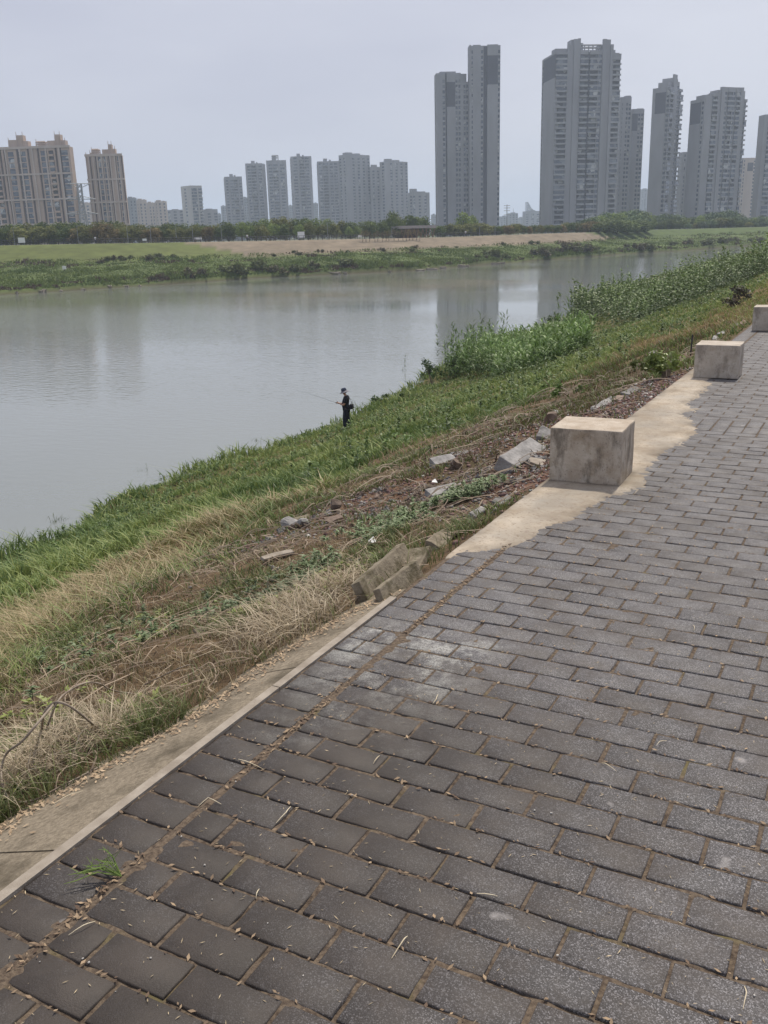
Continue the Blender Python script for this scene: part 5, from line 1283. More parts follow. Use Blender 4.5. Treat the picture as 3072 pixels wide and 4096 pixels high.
# dead vine stems matted over the slope
def vines(name, n, ur, vr, seed, L0=.12, L1=.7, rad=.003, cols_=((0.12, 0.085, 0.06), (0.34, 0.27, 0.20)), hmax=.05):
    r = np.random.default_rng(seed); k_ = 9; V_, F_, C_ = [], [], []
    for i in range(n):
        uu, vv = r.uniform(*ur), r.uniform(*vr); a = r.random() * 6.28; L_ = r.uniform(L0, L1); cu = r.normal(0, .35)
        ps = []
        for q_ in range(k_):
            ps.append((uu, vv)); a += cu * .4 + r.normal(0, .22); uu += math.cos(a) * L_ / k_; vv += math.sin(a) * L_ / k_
        ps = np.array(ps)
        if ps[:, 0].max() > slab_edge(ps[:, 1].mean()) + 0.02: continue
        zz_ = zt(ps[:, 0], ps[:, 1]) + 0.008 + hmax * r.random() * np.sin(np.linspace(0, 3.14, k_)) + .012
        d = np.gradient(ps, axis=0); d /= np.linalg.norm(d, axis=1)[:, None] + 1e-9; nn_ = np.stack([-d[:, 1], d[:, 0]], 1) * rad * r.uniform(.6, 1.3)
        b0 = sum(len(x) for x in V_)
        ring = [np.column_stack([ps + nn_, zz_]), np.column_stack([ps, zz_ + rad]), np.column_stack([ps - nn_, zz_])]
        V_.append(np.stack(ring, 1).reshape(-1, 3)); t_ = r.random(); C_.append(np.tile(np.array(cols_[0]) * (1 - t_) + np.array(cols_[1]) * t_, (k_ * 3, 1)))
        for q_ in range(k_ - 1):
            for e_ in (0, 1): F_.append((b0 + q_ * 3 + e_, b0 + q_ * 3 + e_ + 1, b0 + q_ * 3 + e_ + 4, b0 + q_ * 3 + e_ + 3))
    return link(name, mesh_np(name, np.concatenate(V_), np.array(F_), M['litter'], col=np.concatenate(C_)))
o = vines('dead_vines', 620, (-3.1, -.25), (-.3, 4.6), 5); tag(o, 'mat of dead brown vine stems over the near slope', 'vines', kind='stuff')
o = vines('dead_stems', 330, (-4, -.4), (4.5, 14), 6, .3, 1.0, .006, ((0.08, 0.06, 0.045), (0.26, 0.21, 0.16)), .08); tag(o, 'scattered dead stems on the brown soil beyond the rubble', 'stems', kind='stuff')
# arching bare stems, lower left
ZF = 1.3825
def arch(lab, pts_, r0, r1):
    mb = MB(); P3 = []
    for x, y, h_ in pts_:
        dx, dy = x / ZF / DS, (1900 + y / ZF) / DS; p_ = hit(dx, dy, h_); P3.append(Vector((p_[0], p_[1], p_[2] + h_)))
    sm3 = []
    for i in range(len(P3) - 1):
        a, b, c_, d_ = P3[max(i - 1, 0)], P3[i], P3[i + 1], P3[min(i + 2, len(P3) - 1)]
        for q_ in range(5):
            t_ = q_ / 5; sm3.append(0.5 * ((2 * b) + (c_ - a) * t_ + (2 * a - 5 * b + 4 * c_ - d_) * t_ ** 2 + (3 * b - a - 3 * c_ + d_) * t_ ** 3))
    sm3.append(P3[-1]); k_ = len(sm3)
    mb.tube(sm3, [r0 + (r1 - r0) * i / k_ for i in range(k_)], n=6)
    o = mb.build('bare_stem', M['stem'], smooth=True); tag(o, lab, 'bare stem')
arch('grey bare stem looping round the lower left corner of the slope', [(300, 1265, .26), (210, 1370, .24), (120, 1475, .2), (45, 1530, .16), (12, 1600, .12), (12, 1700, .08), (60, 1795, .03), (180, 1800, .02), (350, 1715, .02), (560, 1610, .02)], .0048, .003)
arch('bare stem arching to the right above the looped stem', [(232, 1490, .02), (238, 1340, .2), (290, 1265, .26), (350, 1262, .26), (430, 1310, .2), (555, 1415, .03)], .0055, .004)
arch('thin bare stem arching over the grass behind the looped one', [(230, 1480, .05), (310, 1270, .2), (380, 1195, .22), (480, 1148, .22), (560, 1158, .18), (620, 1190, .1), (770, 1215, .02)], .004, .003)
arch('thin straight bare stem crossing the left picture edge', [(-20, 1350, .05), (60, 1430, .06), (130, 1500, .04), (230, 1505, .02)], .0035, .0025)
arch('thin pale stem bent over the dead grass in the middle', [(800, 1160, .03), (900, 1110, .1), (1010, 1060, .12), (1060, 1050, .08), (1100, 1075, .02)], .003, .002)

# ------------------------------------------------------------------ rubble, slabs and stones on the near bank
def lay(name, lab, cat, x, y, L_, W_, H_, rz, mk='rock_grey', rx=0.0, ry=0.0, seed=1, rough=.008, dz=0.0, group=None, bev=.008, cuts=3):
    p_ = hit(x, y); o = link(name, stone_mesh(name, W_, L_, H_, M[mk], seed, rough, bev, cuts))
    o.location = (p_[0], p_[1], p_[2] + dz); o.rotation_euler = (rx, ry, rz); return tag(o, lab, cat, group)
# three tilted slabs at the broken end of the kerb
SL = -0.35
lay('broken_slab', 'long mossy broken slab tilted on edge where the kerb ends, the middle one', 'broken slab', 848, 1262, 0.62, 0.05, 0.16, 0.10, 'rock_slab', 0.0, -0.50, 3, .004, -.03, bev=.006, cuts=5)
lay('broken_slab', 'shorter mossy slab leaning beside the kerb end, closest to the pavers', 'broken slab', 872, 1272, 0.44, 0.04, 0.10, 0.03, 'rock_slab', 0.0, -0.42, 4, .003, -.02, bev=.005, cuts=5)
lay('broken_slab', 'pale flat slab end sticking up behind the two mossy slabs', 'broken slab', 893, 1228, 0.30, 0.13, 0.04, 0.03, 'rock_slab', 0.32, -0.25, 5, .003, -.005, bev=.006, cuts=4)
# large broken kerb stones left of the nearest block
lay('kerbstone', 'large grey broken kerbstone lying tilted left of the nearest block', 'kerbstone', 1118, 995, 0.62, 0.17, 0.13, -0.06, 'rock_grey', 0.06, 0.45, 6, .006, -.03, bev=.01, cuts=5)
lay('kerbstone', 'small grey kerbstone end propped beyond the large broken one', 'kerbstone', 1174, 950, 0.20, 0.14, 0.09, 0.15, 'rock_grey', 0.35, 0.30, 7, .01, .0, bev=.01, cuts=4)
lay('kerbstone', 'thin grey slab under the left side of the large broken kerbstone', 'kerbstone', 1098, 988, 0.5, 0.08, 0.07, -0.10, 'rock_brown', 0.0, 0.1, 8, .01, -.02)
lay('brick', 'flat dark grey brick lying on the rubble', 'brick', 957, 1068, 0.30, 0.12, 0.055, -0.55, 'rock_grey', 0.05, 0.25, 9, .004, .0, bev=.005)
lay('brick', 'pale grey squared stone at the upper edge of the rubble', 'brick', 956, 1008, 0.26, 0.13, 0.10, -0.62, 'rock_grey', 0.1, 0.3, 10, .006, .0, bev=.005)
lay('brick', 'thin pale stone in the weeds above the squared one', 'brick', 998, 983, 0.30, 0.08, 0.04, -0.6, 'rock_grey', 0.0, 0.3, 11, .006)
for k, (x, y, L_, rz, lab) in enumerate(((1395, 786, .5, -.05, 'flat broken kerb piece in the brown soil left of the second block'), (1362, 850, .75, -.02, 'long thin kerb piece near the edging before the second block'), (1303, 876, .7, -.12, 'weathered kerb piece lying left of the gravel bed'), (1335, 866, .5, .05, 'dark kerb piece half buried beyond the gravel bed'),
                                       (1560, 722, .8, 0, 'broken kerb piece just left of the path beyond the second block'), (1590, 708, .9, .03, 'kerb piece lying nearest the farthest block'), (1605, 700, .6, 0, 'pale kerb piece beside the farthest block'), (1545, 735, .6, .1, 'small kerb piece beyond the second block on the soil'),
                                       (1205, 895, .35, .4, 'pale stone slab in the green weeds above the kerbstones'), (1150, 900, .3, -.7, 'thin grey slab in the grass above the kerbstones'), (1410, 765, .6, -.05, 'faint long slab on the soil near the stake'))):
    lay('kerbstone', lab, 'kerbstone', x, y, L_ * .8, .09, .05, rz, 'rock_grey' if k % 3 else 'rock_brown', random.Random(k).uniform(-.08, .08), random.Random(k).uniform(.1, .45), 20 + k, .012, -.01)
lay('kerbstone', 'white weathered slab left of the foot of the nearest block', 'slab', 1163, 1004, .20, .16, .03, .3, 'kerb', 0, .33, 41, .01, .0)
lay('kerbstone', 'grey flat slab half buried beside the beige edging', 'slab', 1085, 1085, .20, .07, .02, -.1, 'rock_grey', 0, .34, 42, .01, .0)
lay('kerbstone', 'dark rounded slab beside the edging above the tilted slabs', 'slab', 1030, 1115, .17, .05, .04, .0, 'rock_grey', 0, .34, 43, .012, .0)
lay('kerbstone', 'mossy flat slab between the tilted slabs and the edging', 'slab', 950, 1178, .24, .10, .05, .0, 'rock_slab', 0, .3, 44, .012, .0)
lay('kerbstone', 'worn flat slab in the short grass beyond the kerb', 'slab', 470, 1355, .26, .08, .02, -.3, 'rock_slab', 0, .33, 45, .01, .0)
lay('kerbstone', 'pale slab half hidden by grey green weeds', 'slab', 600, 1208, .26, .045, .03, -.4, 'kerb', 0, .3, 46, .01, .02)
lay('kerbstone', 'pale flat stone at the upper left of the weeds', 'slab', 655, 1126, .20, .10, .04, -.3, 'rock_slab', 0, .3, 47, .012, .0)
lay('rock', 'dark round rock left of the rubble, the bigger of two', 'rock', 628, 1138, .12, .11, .09, 0, 'rock_grey', .3, .2, 48, .03, .0, bev=.04)
lay('rock', 'dark round rock left of the rubble, the smaller of two', 'rock', 650, 1138, .08, .08, .08, 1, 'rock_grey', .3, .2, 49, .03, .0, bev=.03)
lay('rock', 'upright reddish rock with a pale top at the left of the rubble', 'rock', 722, 1108, .10, .09, .12, 0.4, 'rock_brown', .2, .2, 50, .02, .0, bev=.02)
lay('rock', 'pointed brown rock below the upright reddish one', 'rock', 724, 1132, .13, .08, .08, -.5, 'rock_brown', .3, .5, 51, .02, .0, bev=.01)
lay('rock', 'brown rock with a pale cap beyond the kerbstones', 'rock', 1188, 912, .17, .13, .11, .3, 'rock_brown', .1, .2, 52, .02, .0, bev=.03)
lay('rock', 'rust coloured rock in the grass above the squared stones', 'rock', 950, 985, .13, .10, .07, .3, 'rock_brown', .1, .2, 53, .03, .0, bev=.03)
lay('rock', 'reddish brown rock right of the squared stone', 'rock', 985, 1010, .14, .10, .08, .3, 'rock_brown', .1, .4, 54, .03, .0, bev=.02)
for k, (x, y, sz, lab) in enumerate(((800, 1186, .028, 'white scrap lying in the grey green weeds'), (936, 1052, .03, 'white scrap above the flat dark brick'))):
    p_ = hit(x, y); mb = MB(); mb.poly([(-sz, -.02, .05), (sz * .7, -.03, .06), (sz, .03, .05), (.0, .045, .075), (-sz * .8, .03, .05)]); mb.poly([(-sz, -.02, .045), (-sz * .8, .03, .045), (0, .045, .07), (sz, .03, .045), (sz * .7, -.03, .055)])
    o = mb.build('scrap', M['white']); o.location = tuple(p_); o.rotation_euler = (0, .3, .5); tag(o, lab, 'litter')
# individual rubble stones: one mesh per kind, many copies
kinds = []
for s_ in range(8):
    rr6 = random.Random(s_ + 200); kinds.append(stone_mesh('rock', 1, rr6.uniform(.45, .9), rr6.uniform(.22, .5), M['rock_brown' if s_ % 2 else 'rock_grey'], s_ + 60, .16, .14, 2))
r6 = np.random.default_rng(66); cnt = 0
while cnt < 290:
    uu, vv = -r6.uniform(.35, 3.4), r6.uniform(3.6, 9.5)
    zq = zones(np.array([uu]), np.array([vv]))
    c_ = float(np.exp(-((vv - 5.3 - .25 * (-uu - 1)) / .75) ** 2) + .12)
    if r6.random() > float(zq['rub'][0] + .12) * c_: continue
    i_ = cnt % 8; sz = float(0.03 + 0.075 * r6.random() ** 2)
    o = link('rock', kinds[i_]); o.location = (uu, vv, zt1(uu, vv) - .1 * sz); o.scale = (sz,) * 3; o.rotation_euler = tuple(r6.uniform(-.5, .5, 2)) + (r6.uniform(0, 6.28),)
    tag(o, 'loose brown stone scattered on the bank below the broken kerb' if i_ % 2 else 'loose grey stone scattered on the bank below the broken kerb', 'rock', 'brown rubble stones on the near bank' if i_ % 2 else 'grey rubble stones on the near bank'); cnt += 1
# gravel
def pebbles(name, pts3, sz, col, seed):
    r = np.random.default_rng(seed); n = len(pts3)
    oc = np.array([(1, 0, 0), (0, 1, 0), (-1, 0, 0), (0, -1, 0), (0.1, 0.1, .62), (0, 0, -.5)], float)
    V = oc[None] * sz[:, None, None] * r.uniform(.55, 1.3, (n, 6, 1)) * r.uniform(.6, 1.2, (n, 1, 3))
    an = r.random(n) * 6.28; ca, sa = np.cos(an)[:, None], np.sin(an)[:, None]
    X_ = V[..., 0] * ca - V[..., 1] * sa; Y_ = V[..., 0] * sa + V[..., 1] * ca; V = np.stack([X_, Y_, V[..., 2]], -1) + pts3[:, None, :]
    f_ = np.array([(0, 1, 4), (1, 2, 4), (2, 3, 4), (3, 0, 4), (1, 0, 5), (2, 1, 5), (3, 2, 5), (0, 3, 5)])
    F = (np.arange(n) * 6)[:, None, None] + f_[None]
    return link(name, mesh_np(name, V.reshape(-1, 3), F.reshape(-1, 3), M['gravel'], col=np.repeat(col, 6, 0)))
n_ = 26000; uu = -r6.uniform(.02, 3.3, n_) ; vv = r6.uniform(2.5, 12, n_)
zq = zones(uu, vv); kp = r6.random(n_) < np.clip(zq['gravel'] * 1.1 + zq['rub'] * .5 + zq['soil'] * .12 + .02, 0, 1); kp &= uu < -0.07
uu, vv = uu[kp], vv[kp]; n_ = len(uu); t_ = r6.random(n_)[:, None]
cl = np.array([.10, .06, .055]) * (1 - t_) + np.array([.26, .17, .15]) * t_; cl = np.where(r6.random(n_)[:, None] < .35, np.array([.25, .235, .22]) * (.6 + t_ * .7), cl); cl = np.where(r6.random(n_)[:, None] < .03, [.55, .54, .5], cl)
o = pebbles('gravel', np.stack([uu, vv, zt(uu, vv) + .004], 1), .009 + .026 * r6.random(n_) ** 2.5, cl, 7); tag(o, 'reddish brown gravel and chippings beside the beige edging', 'gravel', kind='stuff')
# thin iron stake by the path
p_ = hit(1491, 768); mb = MB(); mb.bar((0, 0, -.1), (.01, .02, .30), .012, n=6); o = mb.build('stake', M['rail_dark']); o.location = tuple(p_); tag(o, 'short dark stake standing in the grass left of the second block', 'stake')
# small objects on the far bank
p_ = at_bank(145, 7.2); mb = MB(); mb.bar((0, 0, 0), (0, 0, .6), .07, n=6); t_ = empty('marker', (p_[0], p_[1], p_[2]), 0, 'small white topped marker standing in the green grass of the far bank', 'marker'); mb.build('post', M['rail_dark'], t_)
mb = MB(); mb.box((-.35, -.2, .6), (.35, .2, 1.25)); mb.build('board', M['white'], t_)

# ------------------------------------------------------------------ people
M['skin'] = mat('skin', (0.42, 0.24, 0.17), (0.48, 0.28, 0.20), 9, 0.6)
M['black_cloth'] = mat('black_cloth', (0.012, 0.013, 0.018), (0.026, 0.027, 0.034), 18, 0.9, 0.5, 26, bdist=.01)
M['navy_cloth'] = mat('navy_cloth', (0.012, 0.015, 0.030), (0.024, 0.028, 0.045), 16, 0.9, 0.5, 20, bdist=.012)
M['hat_crown'] = mat('hat_crown_cloth', (0.035, 0.045, 0.075), (0.055, 0.065, 0.10), 14, 0.9)
M['hat_brim'] = mat('hat_brim_cloth', (0.17, 0.16, 0.18), (0.23, 0.22, 0.24), 14, 0.9)
M['shoe'] = mat('shoe_grey', (0.16, 0.15, 0.15), (0.26, 0.25, 0.25), 20, 0.8)
M['light_cloth'] = mat('light_cloth', (0.62, 0.62, 0.62), (0.72, 0.72, 0.72), 14, 0.9)
M['hair'] = mat('dark_hair', (0.012, 0.010, 0.010), (0.03, 0.026, 0.024), 60, 0.7)
def skinned(name, verts, edges, radii, mat_, sub=2, flat=None):
    me = bpy.data.meshes.new(name + '_cage'); me.from_pydata(verts, edges, []); ob = bpy.data.objects.new(name + '_cage', me); COL.objects.link(ob)
    sk = ob.modifiers.new('s', 'SKIN'); sk.use_smooth_shade = True
    for i, r_ in enumerate(radii):
        d_ = me.skin_vertices[0].data[i]; d_.radius = (r_, r_) if not hasattr(r_, '__len__') else r_; d_.use_root = (i == 0)
    ss = ob.modifiers.new('u', 'SUBSURF'); ss.levels = sub; ss.render_levels = sub
    dg = bpy.context.evaluated_depsgraph_get(); dg.update(); out = bpy.data.meshes.new_from_object(ob.evaluated_get(dg)); out.name = name
    bpy.data.objects.remove(ob); bpy.data.meshes.remove(me)
    out.materials.clear(); out.materials.append(mat_); out.polygons.foreach_set('use_smooth', [True] * len(out.polygons)); return out
def figure(lab, loc, rz, shirt, trousers, hat=True, arms='rod', group=None, sub=2):
    t_ = empty('person', loc, rz, lab, 'person', group)
    J = [(0, 0, .96), (.015, 0, 1.12), (-.01, 0, 1.30), (-.02, 0, 1.42), (.02, 0, 1.49), (.055, 0, 1.545), (.075, 0, 1.61), (.065, 0, 1.69)]
    Rr = [.085, .095, .10, .075, .050, .055, .083, .070]; E = [(i, i + 1) for i in range(7)]
    def chain(root, pts_, rr_):
        p = root
        for q, r_ in zip(pts_, rr_):
            J.append(q); Rr.append(r_); E.append((p, len(J) - 1)); p = len(J) - 1
        return p
    J.append((.155, 0, 1.595)); Rr.append(.013); E.append((6, len(J) - 1))                 # nose
    for s in (1, -1): J.append((.06, .085 * s, 1.60)); Rr.append(.016); E.append((6, len(J) - 1))   # ears
    hands = []
    for s in (1, -1):
        if arms == 'rod':
            ws = (.30 + .05 * (s < 0), .07 * s, 1.145 + .02 * s)
            w_i = chain(3, [(-.02, .17 * s, 1.41), (-.01, .215 * s, 1.25), (.035, .235 * s, 1.115), (.18, .15 * s, 1.12), ws, (ws[0] + .055, ws[1] - .01 * s, ws[2] + .01)], [.062, .052, .043, .038, .026, .030])
            hb = J[w_i]; fd = (1, 0)
            for k in range(4):
                yy = hb[1] + (k - 1.5) * .019; l_ = (.050, .058, .055, .042)[k]
                chain(w_i, [(hb[0] + .022, yy, hb[2] + .018), (hb[0] + .022 + l_ * .6, yy - .004 * s, hb[2] + .022), (hb[0] + .02 + l_ * .7, yy - .006 * s, hb[2] - .005), (hb[0] + .02 + l_ * .3, yy, hb[2] - .018)], [.009, .0085, .008, .007])
            chain(w_i, [(hb[0] - .005, hb[1] - .034 * s, hb[2] + .012), (hb[0] + .035, hb[1] - .038 * s, hb[2] + .016)], [.010, .009])
            hands.append(hb)
        else:
            w_i = chain(3, [(-.02, .17 * s, 1.41), (-.03, .22 * s, 1.25), (-.02, .24 * s, 1.13), (.03, .24 * s, .98), (.05, .23 * s, .88), (.055, .225 * s, .83)], [.062, .052, .043, .036, .026, .030])
            hb = J[w_i]
            for k in range(4): chain(w_i, [(hb[0] + (k - 1.5) * .018, hb[1], hb[2] - .04), (hb[0] + (k - 1.5) * .018, hb[1] - .012 * s, hb[2] - .075)], [.009, .007])
            chain(w_i, [(hb[0] + .035, hb[1] - .01 * s, hb[2] - .015), (hb[0] + .045, hb[1] - .012 * s, hb[2] - .045)], [.010, .008])
    legs = []
    for s in (1, -1):
        fx = .07 if s > 0 else -.09
        chain(0, [(.0, .09 * s, .90), (.03 + fx * .5, .105 * s, .50), (fx - .01, .12 * s, .09), (fx + .04, .125 * s, .045), (fx + .13, .14 * s, .035)], [.095, .062, .040, .038, .030]); legs.append((fx, s))
    link('body', skinned('body', J, E, Rr, M['skin'], sub), t_)
    # shirt with short sleeves
    V = [(.01, 0, .84), (.015, 0, .95), (.045, 0, 1.08), (.01, 0, 1.26), (-.02, 0, 1.42), (.0, 0, 1.48)]; Rw = [(.165, .155), (.175, .165), (.185, .17), (.18, .165), (.13, .12), (.066, .066)]; Es = [(i, i + 1) for i in range(5)]
    for s in (1, -1):
        k = len(V); V += [(-.02, .165 * s, 1.415), (-.015, .21 * s, 1.28), (.015, .228 * s, 1.17)]; Rw += [.085, .080, .074]; Es += [(4, k), (k, k + 1), (k + 1, k + 2)]
    link('shirt', skinned('shirt', V, Es, Rw, shirt, sub), t_)
    V = [(0, 0, .98), ]; Rw = [(.150, .150)]; Es = []
    for s in (1, -1):
        fx = .07 if s > 0 else -.09
        k = len(V); V += [(.0, .088 * s, .88), (.03 + fx * .5, .102 * s, .50), (fx * .9, .115 * s, .26), (fx - .01, .12 * s, .10)]; Rw += [.125, .100, .092, .090]; Es += [(0, k), (k, k + 1), (k + 1, k + 2), (k + 2, k + 3)]
    link('trousers', skinned('trousers', V, Es, Rw, trousers, sub), t_)
    for s in (1, -1):
        fx = .07 if s > 0 else -.09
        mb = MB(); mb.tube([(fx - .075, .12 * s, .045), (fx - .02, .122 * s, .052), (fx + .06, .128 * s, .05), (fx + .13, .138 * s, .036), (fx + .185, .143 * s, .028)], [.036, .048, .046, .042, .02], n=10); mb.build('shoe', M['shoe'], t_, True)
    bm = bmesh.new(); bmesh.ops.create_uvsphere(bm, u_segments=14, v_segments=9, radius=.098)
    for v in bm.verts: v.co = Vector((v.co.x * 1.0 + .045, v.co.y * .92, v.co.z * .95 + 1.655))
    bmesh.ops.delete(bm, geom=[v for v in bm.verts if v.co.x > .09 and v.co.z < 1.67 or v.co.z < 1.60], context='VERTS')
    me = bpy.data.meshes.new('hair'); bm.to_mesh(me); bm.free(); me.materials.append(M['hair']); link('hair', me, t_)
    if hat:
        prof_ = [(.0, .155), (.06, .150), (.098, .125), (.108, .07), (.112, .02), (.14, .0), (.185, -.045), (.19, -.05), (.18, -.048), (.135, -.008), (.104, .01)]
        n = 20; tr = Matrix.Translation((.065, 0, 1.67)) @ Matrix.Rotation(.30, 4, 'Y')
        for nm, sl3, mt_ in (('hat', slice(0, 5), M['hat_crown']), ('hat_brim', slice(4, 11), M['hat_brim'])):
            pf = prof_[sl3]; V = []; F = []
            for r_, z_ in pf:
                for k in range(n):
                    a = 6.2832 * k / n; V.append(tr @ Vector((r_ * math.cos(a) * 1.1, r_ * math.sin(a), z_)))
            for i in range(len(pf) - 1):
                for k in range(n): F.append((i * n + k, i * n + (k + 1) % n, (i + 1) * n + (k + 1) % n, (i + 1) * n + k))
            me = bpy.data.meshes.new(nm); me.from_pydata([tuple(v) for v in V], [], F); me.materials.append(mt_); me.polygons.foreach_set('use_smooth', [True] * len(F)); me.update()
            if nm == 'hat': hat_o = link('hat', me, t_)
            else: link('brim', me, hat_o)
    return t_
pf_ = hit(750, 927)
face = math.atan2(-_right[1] * 0.97 + _fh[1] * 0.22, -_right[0] * 0.97 + _fh[0] * 0.22)
H_ = np.linalg.norm(pf_ - CAM) * (1713 - 1549) / FPX
print('fisherman', pf_, 'height', H_)
fis = figure('fisherman in black shirt, dark trousers and bucket hat looking down at his rod', tuple(pf_ + [0, 0, .0]), face, M['black_cloth'], M['navy_cloth'])
sc_f = min(1.15, max(.85, H_ / 1.81)); fis.scale = (sc_f,) * 3
# rod held in both hands (its own thing), reel as part
rod = empty('fishing_rod', tuple(pf_), face, 'thin fishing rod held by the man in the bucket hat', 'fishing rod'); rod.scale = fis.scale
mb = MB(); mb.tube([(.24, -.01, 1.115), (.42, -.01, 1.16), (.50, -.01, 1.18)], [.012, .014, .010], n=6); mb.build('handle', M['black_cloth'], rod)
mb = MB(); mb.tube([(.50, -.01, 1.18), (1.1, -.03, 1.37), (1.8, -.06, 1.58), (2.4, -.08, 1.72)], [.007, .0055, .004, .0025], n=5); mb.build('blank', M['pole'], rod)
mb = MB(); mb.tube([(.40, -.045, 1.19), (.40, .025, 1.19)], [.028, .028], n=10); mb.bar((.40, -.05, 1.19), (.43, -.07, 1.24), .007, n=5); mb.build('reel', M['rail_dark'], rod)
bag = empty('shoulder_bag', tuple(pf_), face, 'dark shoulder bag hanging behind the hip of the man in the hat', 'bag'); bag.scale = fis.scale
bmx = stone_mesh('pouch', .15, .26, .20, M['black_cloth'], 4, .012, .03, 2); o = link('pouch', bmx, bag, (-.235, -.04, .90)); o.rotation_euler = (0, .1, 0)
mb = MB(); mb.tube([(-.19, .05, 1.08), (-.245, .0, 1.18), (-.20, -.02, 1.30), (-.11, -.03, 1.47), (.03, -.09, 1.52), (.10, .0, 1.42), (.16, .08, 1.2)], [.012] * 7, n=4); mb.build('strap', M['hat_brim'], bag)
for x, bk, lab, sh_ in ((218, 2.4, 'person in a white top walking on the far dyke at the left', M['light_cloth']), (1006, 3, 'person in pale clothes on the far dyke before the tall slab towers', M['light_cloth']), (400, 2.4, 'person in white bending by the railing right of the green slope', M['light_cloth'])):
    q_ = at_crest(x if x != 400 else 231 * 0 + 553 * 0 + 540, bk) if x == 400 else at_crest(x, bk)
    if x == 400: lab = 'person in white standing by the railing above the brown slope'
    figure(lab, (q_[0], q_[1], q_[2]), PHI + (1.5 if x < 300 else -1.2), sh_, M['navy_cloth'], hat=False, arms='down', sub=1)

# ------------------------------------------------------------------ small litter on the pavers
r7 = np.random.default_rng(77)
# crumbled leaves in the long gap beside the first column
n_ = 900; uu = r7.normal(.204, .010, n_); vv = r7.uniform(-1.2, 4.0, n_); kp = fbm(vv * 3, vv * 0, 3, 2) > .38; uu, vv = uu[kp], vv[kp]
ex_u = r7.uniform(0, 2.4, 2600); ex_v = np.round(r7.uniform(-1, 5, 2600) / PV) * PV + r7.normal(0, .005, 2600)
uu = np.concatenate([uu, ex_u]); vv = np.concatenate([vv, ex_v]); n_ = len(uu)
t_ = r7.random(n_)[:, None]; cl = np.array([.08, .05, .035]) * (1 - t_) + np.array([.34, .25, .16]) * t_
def flakes(name, uu, vv, zz_, sz, col, seed, asp=.45):
    r = np.random.default_rng(seed); n = len(uu); an = r.random(n) * 6.28; a = np.stack([np.cos(an), np.sin(an), r.uniform(-.2, .5, n)], 1) * sz[:, None]; b = np.stack([-np.sin(an), np.cos(an), r.uniform(-.3, .3, n)], 1) * (sz * asp)[:, None]
    c_ = np.stack([uu, vv, zz_], 1); V = np.stack([c_ - a, c_ - b, c_ + a, c_ + b], 1).reshape(-1, 3)
    return link(name, mesh_np(name, V, np.arange(4 * n).reshape(-1, 4), M['litter'], col=np.repeat(col, 4, 0)))
o = flakes('leaf_litter', uu, vv, np.full(n_, .0015) + r7.uniform(0, .004, n_), r7.uniform(.003, .011, n_), cl, 5); tag(o, 'crumbled brown leaves caught in the joints between the pavers', 'leaf litter', kind='stuff')
n_ = 3200; uu = r7.uniform(.0, 2.6, n_); vv = r7.uniform(-1.3, 5, n_); cl = np.tile([.42, .34, .22], (n_, 1)) * r7.uniform(.5, 1.3, (n_, 1))
o = flakes('straw_crumbs', uu, vv, np.full(n_, .0028), r7.uniform(.0015, .009, n_), cl, 6, .16); tag(o, 'tiny pale straw crumbs strewn over the pavers', 'straw', kind='stuff')
# on the kerb slab and its outer rim
n_ = 1500; vv = r7.uniform(-.8, 2.3, n_); uu = np.minimum(slab_edge(vv) + np.abs(r7.normal(0, .06, n_)), -.05) ; cl = (np.array([.16, .11, .07]) + r7.random((n_, 1)) * np.array([.3, .24, .16]))
o = flakes('slab_litter', uu, vv, -.012 + .36 * (uu + .034), r7.uniform(.004, .014, n_), cl, 8, .4); tag(o, 'dead leaf bits along the outer rim of the kerb slab', 'leaf litter', kind='stuff')
def pave_at(x, y):
    d = ray(x * DS, y * DS); t_ = (0.003 - CAM[2]) / d[2]; p_ = CAM + d * t_; return p_
# single straws
for k, pts_ in enumerate((((628, 1742), (618, 1760), (596, 1778)), ((478, 1737), (450, 1728), (428, 1742)), ((946, 1500), (942, 1515), (935, 1520)), ((820, 1632), (812, 1645), (806, 1650)), ((515, 1640), (540, 1652), (570, 1662)), ((206, 1990), (180, 2005), (148, 2020)), ((880, 2022), (872, 2036), (846, 2070)), ((1608, 2130), (1612, 2150), (1605, 2180)),
                          ((560, 1920), (555, 1935), (553, 1941)), ((1300, 1648), (1310, 1655), (1332, 1666)), ((1497, 1350), (1500, 1358), (1499, 1362)), ((1030, 1930), (1060, 1938), (1075, 1936)), ((118, 1735), (150, 1722), (180, 1708)), ((1440, 1600), (1425, 1606), (1418, 1610)))):
    P3 = [pave_at(x, y) for x, y in pts_]; mb = MB(); mid3 = [P3[0], P3[0] * .4 + P3[1] * .6 + np.array([0, 0, .006]), P3[1] + np.array([0, 0, .008]), P3[1] * .5 + P3[2] * .5 + np.array([0, 0, .005]), P3[2]]
    mb.tube(mid3, [.0008, .0013, .0013, .001, .0005], n=5); o = mb.build('dry_straw', M['straw'] if 'straw' in M else M.setdefault('straw', mat('straw_pale', (.55, .46, .30), (.68, .60, .44), 12, .8)))
    tag(o, 'pale dry straw lying on the pavers', 'straw', 'dry straws on the pavers')
M['pebble'] = mat('pebble_white', (.36, .34, .31), (.55, .53, .49), 30, .8, objrand=.25)
pk_ = stone_mesh('pebble', 1, .8, .6, M['pebble'], 3, .12, .22, 1)
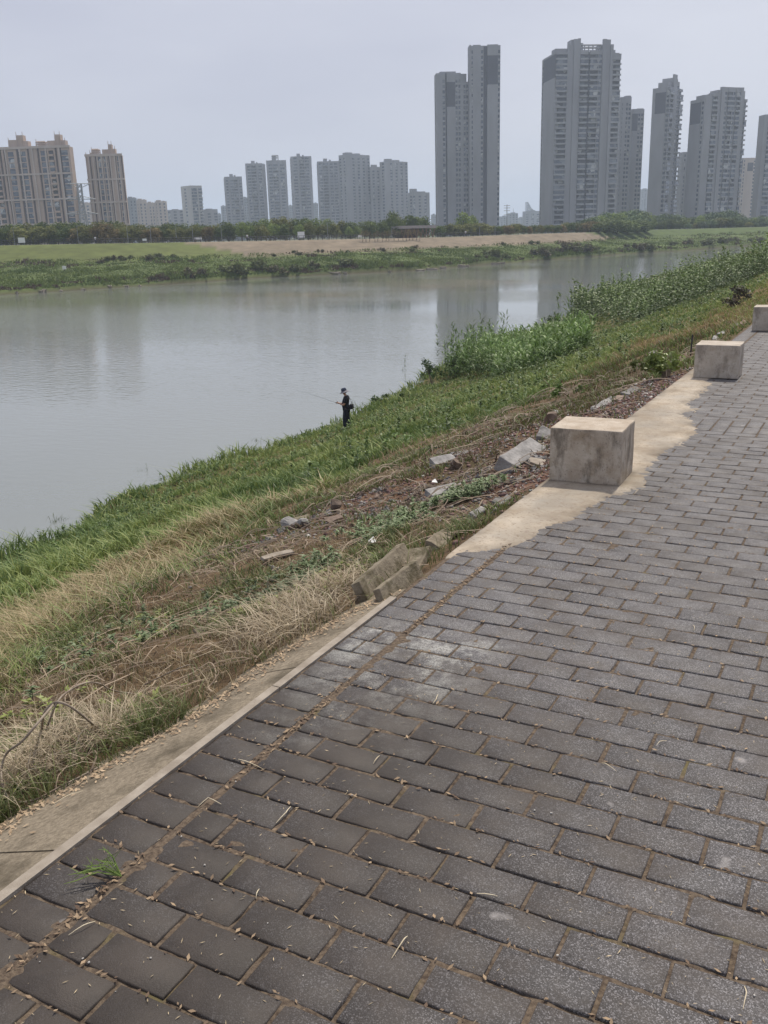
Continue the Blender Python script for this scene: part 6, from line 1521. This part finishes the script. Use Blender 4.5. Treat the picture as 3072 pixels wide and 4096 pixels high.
for k in range(34):
    x, y = r7.uniform(80, 1640), r7.uniform(1260, 2190); p_ = pave_at(x, y)
    if p_[0] < .05: continue
    o = link('pebble', pk_); o.location = (p_[0], p_[1], .0); s_ = float(r7.uniform(.0025, .0055)); o.scale = (s_,) * 3; o.rotation_euler = (0, 0, float(r7.uniform(0, 6))); tag(o, 'tiny pale pebble lying loose on the pavers', 'pebble', 'pebbles on the pavers')
# a green grass sprig growing from a joint, lower left
p_ = pave_at(262, 1893); M['sprig'] = mat('sprig_green', (.10, .16, .035), (.20, .27, .07), 20, .6)
mb = MB(); r8 = random.Random(4)
tips = [(140, 1925), (165, 1903), (190, 1898), (205, 1880), (225, 1858), (232, 1880), (178, 1915), (150, 1912)]
for k, (x, y) in enumerate(tips):
    e = pave_at(x, y) - p_; e[2] = .015 + .03 * r8.random(); mb.tube([(0, 0, 0), (e[0] * .4, e[1] * .4, .02 + e[2] * .5), (e[0] * .8, e[1] * .8, e[2]), tuple(e)], [.0017, .0022, .0018, .0005], n=4)
    for q_ in range(4):
        f_ = .3 + .17 * q_; b_ = Vector((e[0] * f_, e[1] * f_, .02 + e[2] * .5)); mb.bar(b_, b_ + Vector((r8.uniform(-.03, .03), r8.uniform(-.03, .03), .015)), .0013, n=3, r2=.0003)
o = mb.build('grass_sprig', M['sprig']); o.location = tuple(p_); tag(o, 'green grass sprig sprawling from a paver joint at the lower left', 'grass sprig')
for x, y, s_ in ((35, 1745, 5), (1560, 1095 * 0 + 810, 6)):
    pass

# ------------------------------------------------------------------ haze
hm = MB(); hm.box((-6600, -6600, -14), (6600, 6600, 230))
hz = bpy.data.materials.new('haze_air'); hz.use_nodes = True
t = hz.node_tree; t.nodes.clear()
pv = t.nodes.new('ShaderNodeVolumePrincipled'); pv.inputs['Color'].default_value = (0.70, 0.82, 1.0, 1); pv.inputs['Density'].default_value = 0.00030
pv.inputs['Anisotropy'].default_value = 0.2
om = t.nodes.new('ShaderNodeOutputMaterial'); t.links.new(pv.outputs[0], om.inputs['Volume'])
ho = hm.build('haze', hz); tag(ho, kind='stuff')
